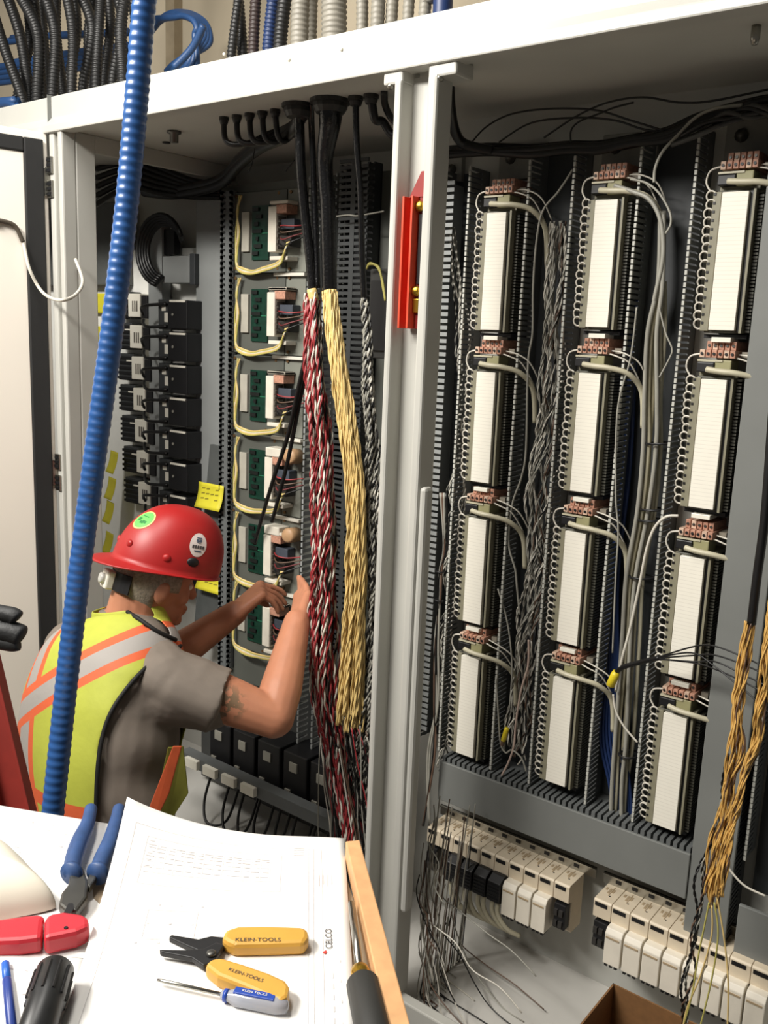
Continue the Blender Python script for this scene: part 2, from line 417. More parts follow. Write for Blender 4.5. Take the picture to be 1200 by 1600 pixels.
# ================================================================ terminal blocks: three columns of four
def label_lines():
    m = mat('printed_label', (238, 234, 221), 0.35, var=0.015)
    nt = m.node_tree; b = nt.nodes['Principled BSDF']
    src = b.inputs['Base Color'].links[0].from_socket
    tc = nt.nodes.new('ShaderNodeTexCoord'); sp = nt.nodes.new('ShaderNodeSeparateXYZ')
    nt.links.new(tc.outputs['Object'], sp.inputs[0])
    mm = nt.nodes.new('ShaderNodeMath'); mm.operation = 'MULTIPLY'; mm.inputs[1].default_value = 1/0.0084
    nt.links.new(sp.outputs['Z'], mm.inputs[0])
    fr = nt.nodes.new('ShaderNodeMath'); fr.operation = 'FRACT'; nt.links.new(mm.outputs[0], fr.inputs[0])
    gt = nt.nodes.new('ShaderNodeMath'); gt.operation = 'GREATER_THAN'; gt.inputs[1].default_value = 0.88
    nt.links.new(fr.outputs[0], gt.inputs[0])
    mx = nt.nodes.new('ShaderNodeMix'); mx.data_type = 'RGBA'
    nt.links.new(gt.outputs[0], mx.inputs[0]); nt.links.new(src, mx.inputs[6])
    mx.inputs[7].default_value = srgb(222, 217, 204)
    nt.links.new(mx.outputs[2], b.inputs['Base Color'])
    return m
PLABEL = label_lines()
OLIVE = mat('block_body', (78, 77, 68), 0.5, var=0.1)
OLIVEL = mat('block_edge', (132, 128, 108), 0.5, var=0.1)
def make_block():
    e = local(thing('terminal_block', 'x', 'terminal block', (0, 0, 0), 'field wiring terminal blocks of the right bay'))
    MB().box(-.040, .034, -.092, 0, -.141, .141).build('body', OLIVE, e, bevel=0.002)
    MB().box(-.0265, .0265, -.104, -.092, -.136, .136).build('label_strip', PLABEL, e, bevel=0.001)
    MB().box(-.046, -.029, -.099, -.055, -.138, .138).build('terminal_strip', OLIVEL, e, bevel=0.001)
    m = MB()
    for k in range(16):
        z = -.128 + k*.0170; m.box(-.0445, -.0395, -.1005, -.098, z+.004, z+.009)
    m.build('terminal_hole', BLACK, e, kind='stuff')
    MB().box(.034, .039, -.100, -.070, -.141, .141).build('edge_rail', OLIVEL, e)
    MB().box(.0275, .034, -.094, -.090, -.139, .139).build('shadow_gap', BLACK, e)
    m = MB()
    for k in range(40):
        z = -.137 + k*.0070; m.box(.034, .050, -.082, -.012, z-.0022, z+.0022)
    m.build('side_rib', OLIVE, e, kind='stuff')
    for k in range(16):
        z = -.124 + k*.0170
        pts = [(-.051 - .0098*math.cos(a), -.094 - 0.003*math.sin(a), z + .0100*math.sin(a)) for a in [2*math.pi*i/14 for i in range(14)]]
        if k == 0:
            rl = MB().tube([(x, y, zz - z) for x, y, zz in pts], .0021, 5, closed=True).build('jumper_loop', WIREW, e, smooth=True); rl.location = (0, 0, z)
        else:
            c = rl.copy(); COL.objects.link(c); c.parent = e; c.location = (0, random.uniform(-.002, .002), z); c.rotation_euler = (0, 0, random.uniform(-.03, .03))
    lp = smooth_path([(-.052, -.094, .138), (-.064, -.094, .158), (-.058, -.095, .180), (-.036, -.095, .187), (-.02, -.09, .186)], 5)
    MB().tube(lp, .0022, 6).build('lead_wire', WIREW, e, smooth=True)
    MB().box(-.040, .040, -.080, 0, .141, .150).build('top_bracket', OLIVEL, e, bevel=0.001)
    MB().box(-.040, -.004, -.102, -.050, .150, .170).build('connector', BLACK, e, bevel=0.002)
    MB().box(-.004, .030, -.098, -.050, .148, .176).build('connector_end', mat('olive_plastic', (150, 146, 108), 0.5), e, bevel=0.002)
    MB().box(-.040, .012, -.100, -.060, .172, .176).build('connector_strap', WIRECR, e)
    cb = smooth_path([(-.016, -.108, .156), (.012, -.112, .153), (.050, -.108, .150), (.088, -.090, .138), (.108, -.060, .100), (.114, -.05, .02)], 6)
    MB().tube(cb, .0062, 8).build('grey_cable', WIRECR, e, smooth=True)
    for r, (z0, z1, y, x0, n) in enumerate(((.180, .196, -.088, -.036, 6), (.196, .214, -.072, -.028, 5))):
        for k in range(n):
            MB().box(x0+k*.0125, x0+k*.0125+.0105, y-.014, 0, z0, z1).build('terminal', COPPER if (k*3+r) % 4 else COPPER2, e, bevel=0.001)
            MB().lathe([(.0032, 0), (.0032, .002)], (x0+k*.0125+.005, y-.014, (z0+z1)/2), (0, -1, 0), 6).build('terminal_screw', DSTEEL if r else BLACK, e)
    MB().box(.040, .056, -.07, 0, .182, .194).build('end_stop', mat('stop_grey', (140, 132, 118), 0.5), e)
    for i, q in enumerate(([(.03, -.09, .182), (.058, -.094, .176), (.085, -.08, .160), (.104, -.05, .11)], [(.034, -.08, .188), (.07, -.09, .184), (.104, -.08, .165), (.118, -.05, .12)])):
        MB().tube(smooth_path(q, 5), .0019, 5).build('lead_wire', WIREW, e, smooth=True)
    MB().box(-.044, .044, -.075, 0, -.152, -.144).build('bottom_bracket', BLACK, e)
    MB().box(-.020, .020, -.098, -.05, -.160, -.150).build('white_tab', LABELW, e, bevel=0.001)
    return e
blk = make_block()
colx = (-1.196, -0.925, -0.648); rowz = (1.8175, 1.445, 1.0765, 0.711)
cname = ('column nearest the centre post', 'middle column', 'column beside the grey cover')
BX = ((-1.195, -1.198, -1.1975, -1.195), (-.918, -.9245, -.928, -.929), (-.6415, -.645, -.651, -.652))
BZ_ = ((1.811, 1.438, 1.0725, .708), (1.8245, 1.450, 1.082, .720), (1.825, 1.453, 1.072, .709))
rname = ('topmost', 'second from top', 'third from top', 'lowest')
first = True; lowtabs = []
for ci in range(3):
    for ri in range(4):
        b = blk if first else copy_tree(blk)
        first = False
        b.location = (BX[ci][ri], PN, BZ_[ci][ri])
        b['label'] = '%s terminal block with white label in the %s' % (rname[ri], cname[ci])
        b['category'] = 'terminal block'
        if ri == 3:
            for ch in list(b.children):
                if ch.name.startswith('white_tab'): lowtabs.append(ch)
for ch in lowtabs: bpy.data.objects.remove(ch)
# panel tabs with bolts above each column
for ci, x in enumerate(colx):
    e = thing('bolt_tab', 'grey bolted panel tab above the %s' % cname[ci], 'bracket', (x, PN, 2.06), 'bolted panel tabs')
    MB().box(x-.055, x+.075, PN-.016, PN, 2.035, 2.115).build('plate', mat('tab_grey', (128, 128, 122), 0.5), e, bevel=0.002)
    MB().lathe([(.014, 0), (.014, .005), (.009, .007), (.009, .013)], (x-.022, PN-.016, 2.085), (0, -1, 0), 10).build('bolt', DSTEEL, e, smooth=True)
e = thing('bolt_tab', 'small grey bolted panel tab right behind the centre post', 'bracket', (X0a, PN, 2.06), 'bolted panel tabs')
q = ON(706, 265, Y=PN-.016)
MB().box(q.x-.03, q.x+.03, PN-.016, PN, q.z-.03, q.z+.03).build('plate', MATS['tab_grey'], e, bevel=0.002)
MB().lathe([(.013, 0), (.013, .005), (.008, .007), (.008, .012)], (q.x, PN-.016, q.z), (0, -1, 0), 10).build('bolt', DSTEEL, e, smooth=True)

# ================================================================ rails and I/O modules
def rack(x0, n, pitch, nm, kinds, start_label):
    rl = thing('mounting_rail', 'steel mounting rail behind the %s beige module rack' % nm, 'rail', (x0, PN, .34), 'module mounting rails')
    L = n*pitch + .03
    MB().box(x0-.012, x0+L, PN-.050, PN-.046, .345, .374).build('rail_web', STEEL, rl)
    MB().box(x0-.012, x0+L, PN-.058, PN-.046, .371, .374).build('rail_lip', STEEL, rl)
    m = MB(); x = x0+.02
    while x < x0+L-.02: m.box(x, x+.014, PN-.052, PN-.049, .355, .363); x += .042
    m.build('rail_slot', BLACK, rl, kind='stuff')
    for k in range(n):
        x = x0 + k*pitch; w = pitch - .0012
        e = thing('io_module', '%s module from left on the %s beige rack, %s' % (ORD[k], nm, kinds[k][1]), 'control module', (x+w/2, PN-.04, .21), 'beige modules on the %s rack' % nm)
        yb, yf = PN-.048, PN-.128
        MB().prism([(x, yb, .205), (x, yb, .346), (x, yf+.004, .346), (x, yf, .342), (x, yf, .300), (x, yf+.02, .294), (x, yf+.02, .215), (x, yf+.03, .205)], (w, 0, 0)).build('body', CREAM, e, bevel=0.0012)
        MB().box(x+.004, x+w-.010, yf-.0014, yf+.002, .330, .3395).build('indicator_window', BLACK, e)
        t = MB()
        for i in range(3): t.box(x+.006+i*.009, x+.011+i*.009, yb-.030-.012*i % .02, yb-.018, .3455, .3468)
        t.build('top_vent', mat('vent_tan', (170, 150, 120), 0.6), e)
        MB().box(x+w/2-.001, x+w/2+.001, yb-.05, yb-.008, .3455, .3468).build('top_rib', MATS['vent_tan'], e)
        MB().lathe([(.0022, 0), (.0022, .001)], (x+w*.6, yf+.03, .3455), (0, 0, 1), 8).build('indicator', BLACK, e)
        kd = kinds[k][0]
        if kd == 'cream':
            MB().prism([(x+.001, yf+.02, .212), (x+.001, yf+.02, .302), (x+.001, yf-.022, .302), (x+.001, yf-.030, .290), (x+.001, yf-.030, .212)], (w-.003, 0, 0)).build('connector_cover', CREAML, e, bevel=0.002)
            MB().box(x+.004, x+w-.008, yf-.0315, yf-.029, .280, .284).build('cover_slot', MATS['vent_tan'], e)
            m = MB()
            for i in range(3): m.box(x+.004+i*.012, x+.011+i*.012, yf-.026, yf, .204, .212)
            m.build('terminal_foot', BLACK, e)
        elif kd == 'black':
            pr = MB(); pr.prism([(x+.002, yf+.02, .232), (x+.002, yf+.02, .302), (x+.002, yf-.012, .305), (x+.002, yf-.034, .292), (x+.002, yf-.036, .240), (x+.002, yf-.02, .232)], (w-.004, 0, 0))
            pr.build('connector', BLACK, e, bevel=0.002)
            for i in range(5): MB().box(x+.004, x+w-.004, yf-.037, yf-.034, .245+i*.009, .249+i*.009).build('grip_rib', BLACK, e)
            for i in range(2):
                q = [(x+.012+i*.016, yf-.015, .236), (x+.013+i*.016, yf-.018, .20), (x+.02+i*.016+k*.004, yf-.012, .165), (x+.05+i*.012+k*.004, yf+.01, .145)]
                MB().tube(smooth_path(q, 5), .0062, 8).build('cable', WIRECR, e, smooth=True)
        elif kd == 'open':
            MB().box(x+.006, x+w-.004, yf-.004, yf+.021, .225, .292).build('terminal_bay', BLACK, e, bevel=0.002)
            for i in range(4): MB().box(x+.008+(i % 2)*.014, x+.018+(i % 2)*.014, yf-.010, yf, .232+(i//2)*.03, .248+(i//2)*.03).build('terminal', mat('dark_terminal', (48, 46, 44), 0.4), e)
B_ = ('black', 'ribbed black connector'); C_ = ('cream', 'closed pale cover'); O_ = ('open', 'uncovered black terminals')
rack(-1.283, 10, .0428, 'upper left', [O_, O_, B_, B_, B_, B_, C_, C_, C_, O_], '')
rack(-0.792, 9, .0462, 'lower right', [('open', 'at the near left end'), C_, C_, C_, C_, C_, C_, C_, C_], '')

# ================================================================ cables in the right bay
def strands(name, label, cat, path, spread, cols, n, r, twist=0.03, wob=0.01, step=0.006, sides=5, parent=None, pair=2, seed=1):
    rnd = random.Random(seed); P0 = resample(smooth_path(path, 12), step); F0 = frames(P0); N = len(P0)
    mb = MB()
    for k in range(n):
        ra = math.sqrt(rnd.random()); th = rnd.random()*6.28; dr = rnd.uniform(-1.5, 1.5)
        ph = rnd.random()*6.28; f1 = rnd.uniform(2, 6); f2 = rnd.uniform(3, 8)
        base = []
        for i, (p, fr) in enumerate(zip(P0, F0)):
            u = i/(N-1); sp = spread(u)
            a = th + dr*u
            off = fr[0]*math.cos(a)*ra*sp[0] + fr[1]*math.sin(a)*ra*sp[1]
            off += fr[0]*wob*math.sin(f1*u*6.28+ph)*min(1, u*4) + fr[1]*wob*math.cos(f2*u*6.28+ph)*min(1, u*4)
            base.append(p + off)
        i0 = rnd.randrange(0, max(1, int(N*0.02))); i1 = N - rnd.randrange(0, max(1, int(N*0.06)))
        base = base[i0:i1]; FB = frames(base)
        tw = twist*rnd.uniform(.8, 1.2)
        cc = cols[k % len(cols)]
        for s in range(pair):
            pts = []
            for i, p in enumerate(base):
                a = 6.283*(i*step/tw) + s*6.283/pair + ph
                pts.append(p + (FB[i][0]*math.cos(a) + FB[i][1]*math.sin(a))*(r*1.05 if pair > 1 else 0))
            mb.tube(pts, r, sides, m=cc[s % len(cc)])
    return mb
WM = [WIREW, WIREG, RUBB, WIREBR, WIRER, WIREY, WIREYG, WIREGD]
# grey twisted pairs hanging in the first duct
m = strands('x', '', '', [ON(872, 345, Y=.385), ON(862, 520, Y=.385), ON(850, 700, Y=.385), ON(842, 820, Y=.385), ON(832, 940, Y=.385), ON(815, 1080, Y=.385), ON(806, 1190, Y=.385)], lambda u: (.022+.012*u, .018), [(0, 1), (1, 3), (0, 0), (1, 1), (0, 2)], 12, .0019, twist=.05, wob=.016, seed=3)
tag(m.build('wire_bundle', WM, smooth=True), 'loose bundle of twisted white, grey and brown wires in the duct beside the middle column', 'wire bundle')['kind'] = 'stuff'
m = strands('x', '', '', [ON(702, 345, Y=.385), ON(718, 470, Y=.385), ON(722, 640, Y=.39), ON(700, 900, Y=.39), ON(690, 1100, Y=.39), ON(690, 1200, Y=.39)], lambda u: (.012+.012*u, .015), [(0, 1), (1, 2)], 5, .0018, wob=.012, seed=4)
tag(m.build('wire_bundle', WM, smooth=True), 'few thin grey wires hanging in the duct beside the centre post', 'wire bundle')['kind'] = 'stuff'
# cream cables with ties in the second duct
cbu = thing('cable_bundle', 'bundle of cream data cables with black ties in the second open duct', 'cable bundle', ON(1010, 900, Y=.40))
for k in range(6):
    o = (k-2.5)*.009; yy = .375 + (k % 3)*.012
    sw = [0, .4, 1, 1, 1, 1, 1.2, 1.4, 1.3]
    pp = [(1036, 330), (1034, 440), (1024, 520), (1022, 620), (1020, 700), (1010, 800), (990, 900), (985, 1000), (975, 1150), (968, 1230), (966, 1330)]
    pts = [ON(px + (k-2.5)*(5 if i > 1 else 2) + random.uniform(-3, 3), py, Y=yy) for i, (px, py) in enumerate(pp)]
    if k > 3: pts = pts[1:]
    MB().tube(smooth_path(pts, 8), .0052, 8).build('cable', WIRECR if k % 3 else WIREG, cbu, smooth=True)
for px, py, w in ((1024, 694, 22), (1013, 798, 20), (1010, 815, 20), (996, 905, 21), (975, 1185, 16)):
    q = ON(px, py, Y=.355); rr = w/FPX*2.05
    MB().tube([(q.x + rr*math.cos(a), .385 + .026*math.sin(a), q.z + .003*math.cos(a)) for a in [6.283*i/20 for i in range(20)]], .0026, 6, closed=True).build('cable_tie', BLACK, cbu, smooth=True)
cbb = thing('cable_bundle', 'bundle of dark blue cables at the foot of the second open duct', 'cable bundle', ON(960, 1200, Y=.40))
for k in range(8):
    pts = [ON(986+k*1.5, 470, Y=.42), ON(975+k*1.5, 720, Y=.42), ON(952+k*2, 900, Y=.415), ON(946+k*3, 1050, Y=.41), ON(938+k*5, 1150, Y=.40), ON(952+k*4.5, 1225, Y=.395), ON(960+k*4, 1285, Y=.395), ON(962+k*4, 1330, Y=.395)]
    MB().tube(smooth_path(pts, 7), .0042, 6).build('cable', WIREB, cbb, smooth=True)
# single wires that stand out
def pw(label, pts, y, r, m, name='wire', n=6):
    P = [ON(p[0], p[1], Y=(p[2] if len(p) > 2 else y)) for p in pts]
    return wire(name, label, 'wire', P, r, m, n=n)
pw('bright white wire curving down from the third terminal column', [(1060, 806, .33), (1040, 808), (1022, 826), (1010, 860), (1000, 910), (985, 980), (972, 1030), (962, 1080, .36)], .325, .0034, WIREW)
pw('thin white wire climbing from the yellow splice to the duct edge', [(958, 1085), (962, 1110), (975, 1135), (996, 1160)], .34, .0026, WIREW)
pw('long grey wire bowing through the first duct from the top terminal', [(895, 265), (872, 300), (848, 330), (838, 380), (833, 450), (832, 520), (825, 570), (822, 700), (815, 745), (800, 790), (795, 850), (805, 890), (808, 920), (812, 960)], .36, .0028, WIREG)
pw('grey cable swinging out of the middle column top connector', [(960, 290), (990, 300), (1015, 312), (1032, 345), (1036, 400), (1024, 460), (1022, 470)], .33, .005, WIREG)
pw('thin grey wire arching over the middle column top', [(985, 280), (1010, 286), (1030, 302), (1046, 330), (1048, 350), (1040, 365)], .33, .0026, WIREG)
pw('pale wire running down to a knot at the foot of the first duct', [(826, 1000), (825, 1040), (814, 1080), (806, 1130), (803, 1165), (795, 1190), (784, 1212)], .35, .0030, mat('wire_pink', (190, 168, 155), .5))
pw('grey wire hanging straight beside the first terminal column foot', [(778, 920), (790, 960), (797, 1000), (800, 1050), (796, 1110)], .36, .0024, WIREG)
pw('looped grey wire at the yellow tag near the duct foot', [(775, 1060), (779, 1120), (782, 1160), (790, 1176), (800, 1172), (815, 1185), (822, 1205)], .35, .0024, WIREG)
pw('thin white wire beside the middle column right edge', [(995, 480), (985, 560), (965, 640), (962, 770), (966, 830), (962, 900), (957, 1020)], .345, .0022, WIREG)
pw('curved black wire looping near the cable ties', [(1030, 590), (1046, 560), (1050, 545), (1040, 520), (1030, 480)], .335, .0020, WIREG)
# yellow splice with black leads
sp = thing('wire_splice', 'yellow push-on splice with black leads fanning right in front of the third column', 'connector', ON(958, 1062, Y=.30))
a = ON(953, 1072, Y=.30); b = ON(963, 1050, Y=.30)
MB().lathe([(.006, 0), (.010, .002), (.010, .03), (.008, .04)], a, b-a, 10).build('sleeve', mat('splice_yellow', (222, 200, 40), .45), sp, smooth=True)
MB().tube(smooth_path([b, ON(975, 1042, Y=.29), ON(1000, 1035, Y=.28), ON(1030, 1028, Y=.26)], 8), .0055, 8).build('black_sleeve', RUBB, sp, smooth=True)
for k, e in enumerate(([(1085, 1010), (1118, 1010), (1165, 1028), (1200, 1045), (1330, 1110)], [(1085, 1024), (1118, 1024), (1165, 1040), (1210, 1062), (1330, 1130)], [(1085, 1034), (1118, 1034), (1165, 1056), (1210, 1078), (1330, 1140)], [(1085, 1036), (1118, 1046), (1155, 1062), (1200, 1085), (1330, 1150)], [(1080, 1020), (1115, 1040), (1150, 1068), (1182, 1095), (1250, 1160)])):
    MB().tube(smooth_path([ON(1022, 1029, Y=.262)] + [ON(px, py, Y=.24-.02*i) for i, (px, py) in enumerate(e)], 8), .0018, 6).build('black_lead', RUBB, sp, smooth=True)
ytag = thing('wire_tag', 'small yellow wire tag hanging at the foot of the first duct', 'tag', ON(788, 1140, Y=.345))
a = ON(786, 1158, Y=.345); b = ON(795, 1128, Y=.345)
MB().lathe([(.004, 0), (.0065, .002), (.0065, .036), (.005, .04)], a, b-a, 10).build('sleeve', MATS['splice_yellow'], ytag, smooth=True)
MB().lathe([(.005, -.012), (.006, 0)], a, b-a, 8).build('brown_end', WIREBR, ytag)
# black trunk of cables under the ceiling and thin arcs above it
trunk = thing('cable_harness', 'thick black cable trunk draped along the top of the right bay', 'cable bundle', ON(820, 235, Y=.36))
for k in range(7):
    dy = random.uniform(-6, 6)
    P = [ON(px, py + dy*(1 if i else 1) + random.uniform(-3, 3), Y=.33 + .012*(k % 3)) for i, (px, py) in enumerate([(690, 238), (760, 236), (830, 238), (890, 232), (935, 232), (985, 222), (1040, 212), (1090, 190), (1150, 172), (1210, 160), (1330, 150), (1480, 150)])]
    MB().tube(smooth_path(P, 6), .0085, 8).build('cable', RUBB, trunk, smooth=True)
wire('black_drop_cable', 'black cable dropping from the ceiling behind the centre post into the trunk', 'cable', [ON(702, 120, Y=.15), ON(704, 170, Y=.2), ON(712, 208, Y=.27), ON(728, 226, Y=.31), ON(770, 236, Y=.33)], .012, RUBB, n=10)
for k, (lb, e) in enumerate((('lowest thin dark wire arching over the first column', [(735, 225), (760, 198), (800, 178), (860, 170), (930, 172), (985, 188), (1040, 205)]),
        ('middle thin dark wire arching under the ceiling', [(780, 222), (830, 192), (900, 184), (960, 188), (1010, 203), (1060, 205)]),
        ('highest thin dark wire sweeping to the right corner', [(850, 215), (900, 182), (950, 160), (1005, 152), (1060, 160), (1110, 158), (1200, 140)]),
        ('short crooked dark wire over the middle column', [(893, 230), (892, 205), (905, 190), (935, 178), (960, 168), (990, 160)]),
        ('pale wire sweeping from the middle duct up to the trunk', [(1022, 285), (1024, 262), (1036, 236), (1060, 210), (1085, 185), (1115, 170), (1160, 164)]))):
    wire('thin_wire', lb, 'wire', [ON(px, py, Y=.33 if k < 4 else .31) for px, py in e], .0022 if k < 4 else .0034, WIREG if k == 4 else RUBB)
for k in range(7):
    px = 1080 + k*14; pts = [ON(px-30, 222-k*6+random.uniform(-5, 5), Y=.31), ON(px+10, 208-k*6+random.uniform(-14, 5), Y=.29), ON(px+50, 196-k*5+random.uniform(-10, 10), Y=.29), ON(px+90, 175-k*2+random.uniform(-10, 10), Y=.31), ON(px+230, 160, Y=.33)]
    MB().tube(smooth_path(pts, 6), .005, 6).build('cable', RUBB if k % 3 else mat('jacket_grey', (58, 57, 54), .5), trunk, smooth=True)

# gold wires hanging in front of the right edge
gold = thing('stripped_cable', 'black cable splitting into gold wires in front of the right duct cover', 'cable', ON(1165, 970, Y=.12))
MB().tube(smooth_path([ON(1262, 60, Y=.12), ON(1246, 250, Y=.12), ON(1222, 480, Y=.12), ON(1208, 640, Y=.12), ON(1196, 800, Y=.12), ON(1183, 900, Y=.12), ON(1174, 975, Y=.12)], 8), .0085, 10).build('black_jacket', RUBB, gold, smooth=True)
m = strands('x', '', '', [ON(1172, 972, Y=.12), ON(1158, 1060, Y=.12), ON(1150, 1100, Y=.12), ON(1152, 1160, Y=.12), ON(1135, 1250, Y=.12), ON(1118, 1340, Y=.12), ON(1110, 1420, Y=.12)], lambda u: (.008+.008*u, .008), [(7, 7), (7, 3), (7, 7)], 12, .0016, twist=.09, wob=.004, seed=9)
m.build('gold_pair', WM, gold, smooth=True, kind='stuff')
gold2 = thing('stripped_cable', 'second hank of gold wires dropping from the right edge of the picture', 'cable', ON(1195, 1000, Y=.10))
m = strands('x', '', '', [ON(1216, 900, Y=.10), ON(1198, 1000, Y=.10), ON(1192, 1080, Y=.10), ON(1182, 1150, Y=.11), ON(1160, 1220, Y=.11), ON(1140, 1300, Y=.11), ON(1122, 1400, Y=.11)], lambda u: (.009, .008), [(7, 7), (7, 7), (7, 3)], 10, .0016, twist=.09, wob=.004, seed=11)
m.build('gold_pair', WM, gold2, smooth=True, kind='stuff')
MB().tube(smooth_path([ON(1300, 60, Y=.10), ON(1282, 300, Y=.10), ON(1250, 600, Y=.10), ON(1226, 800, Y=.10), ON(1215, 905, Y=.10)], 8), .0085, 10).build('black_jacket', RUBB, gold2, smooth=True)
m = strands('x', '', '', [ON(1140, 1180, Y=.13), ON(1120, 1300, Y=.13), ON(1096, 1380, Y=.12), ON(1085, 1480, Y=.12), ON(1068, 1620, Y=.12)], lambda u: (.006+.012*u, .008), [(2, 1), (2, 2), (3, 2)], 3, .0016, wob=.007, seed=12)
tag(m.build('wire_bundle', WM, smooth=True), 'black and grey pairs hanging beside the gold wires over the lower rack', 'wire bundle')['kind'] = 'stuff'
for k, e in enumerate(([(1108, 1410), (1102, 1440), (1090, 1500), (1080, 1560), (1062, 1620)], [(1112, 1415), (1112, 1460), (1096, 1520), (1072, 1580), (1066, 1620)], [(1116, 1410), (1122, 1460), (1112, 1530), (1090, 1620)], [(1120, 1400), (1132, 1470), (1138, 1540), (1136, 1620)])):
    MB().tube(smooth_path([ON(px, py, Y=.11) for px, py in e], 6), .0018, 5).build('loose_end', WIREY if k % 2 else WIREYG, gold, smooth=True)
pw('short pale wire poking right beside the gold wires', [(1128, 1340), (1145, 1365), (1165, 1385), (1196, 1400)], .30, .0026, WIREW)
# tangle at the foot of the centre post
mb = MB(); rnd = random.Random(5)
for k in range(72):
    x0 = rnd.uniform(640, 668); y0 = rnd.uniform(1215, 1500); dx = rnd.uniform(-10, 35) if y0 < 1360 else rnd.choice((rnd.uniform(-10, 50), rnd.uniform(20, 190))); L = rnd.uniform(120, 330); yy = rnd.uniform(.06, .30)
    pts = [ON(x0, y0, Y=yy)]
    for i in range(1, 6):
        u = i/5; pts.append(ON(x0 + dx*u**1.3 + rnd.uniform(-12, 12), y0 + L*u + rnd.uniform(-8, 8), Y=max(.05, yy - .04*u)))
    pts = [Vector((max(p.x, -1.13), p.y, max(p.z, .034))) for p in pts]
    mb.tube(resample(smooth_path(pts, 6), .012), .0017, 5, m=rnd.choice([0, 0, 1, 1, 1, 2, 3, 2, 3]))
tag(mb.build('wire_tangle', WM, smooth=True), 'tangle of grey, black and brown wires at the foot of the centre post', 'wire bundle')['kind'] = 'stuff'
cb2 = thing('cable_bundle', 'grey cables running down right behind the centre post flange', 'cable bundle', ON(682, 900, Y=.3))
rnd = random.Random(15)
for k in range(4):
    j = lambda: rnd.uniform(-4, 4)
    MB().tube(smooth_path([ON(688+k*3, 770, Y=.30), ON(690+j()+k*3, 850, Y=.30), ON(689+j()*.4, 893, Y=.30), ON(686+j()*.4, 938, Y=.30), ON(682+j(), 1010, Y=.30), ON(678+j()+k*2, 1100, Y=.30), ON(676+j()*2, 1180, Y=.30), ON(664+j()*2, 1290, Y=.30)], 6), .0032, 6).build('cable', (WIREG, WIREBR, WIREG, RUBB)[k], cb2, smooth=True)
for px, py in ((688, 893), (686, 938)):
    q = ON(px, py, Y=.30); MB().tube([(q.x+.010*math.cos(a), .30+.010*math.sin(a), q.z) for a in [6.283*i/16 for i in range(16)]], .002, 5, closed=True).build('cable_tie', BLACK, cb2, smooth=True)
# cardboard box on the cabinet floor
cbx = thing('cardboard_box', 'open brown cardboard box on the cabinet floor under the lower rack', 'box', ON(985, 1600, Z=.04))
CARD = mat('cardboard', (122, 86, 50), .8, var=.1, scale=60)
bx0 = ON(958, 1536, Y=.22)
X0, X1, Y0, Y1, Z1 = bx0.x, bx0.x+.26, .22, -.03, bx0.z
for nm, a in (('side_wall', (X0, X0+.004, Y1, Y0)), ('side_wall', (X1-.004, X1, Y1, Y0)), ('end_wall', (X0, X1, Y0-.004, Y0)), ('end_wall', (X0, X1, Y1, Y1+.004))):
    MB().box(a[0], a[1], a[2], a[3], .031, Z1).build(nm, CARD, cbx)
MB().box(X0, X1, Y1, Y0, .031, .036).build('bottom', CARD, cbx)
# ================================================================ left bay: board column on a grey panel
LP = 0.50
def rng(px0, px1, py0, py1, Y):
    my = (py0+py1)/2; mx = (px0+px1)/2
    return ON(px0, my, Y=Y).x, ON(px1, my, Y=Y).x, ON(mx, py1, Y=Y).z, ON(mx, py0, Y=Y).z
BOARDG = mat('board_plate', (86, 88, 82), .5, var=.05, scale=10)
BOARDL = mat('board_plate_light', (124, 126, 117), .5, var=.05, scale=10)
PCB = mat('circuit_green', (14, 50, 38), .35, var=.35, scale=90)
lpn = thing('board_panel', 'tall grey mounting panel behind the column of circuit boards', 'panel', (-2.1, LP, .3))
xa, xb, _, _ = rng(346, 500, 300, 300, LP)
MB().box(xa, -1.55, LP, LP+.012, .46, 2.10).build('plate', BOARDG, lpn)
MB().box(-1.93, -1.56, LP+.012, BK, .62, 2.0).build('rear_support', BOARDG, lpn)
BZ = [1.952, 1.702, 1.450, 1.196, .946, .706]
bx = ON(365, 600, Y=LP).x
def lx(px, d): return ON(px, 600, Y=LP-d).x - bx
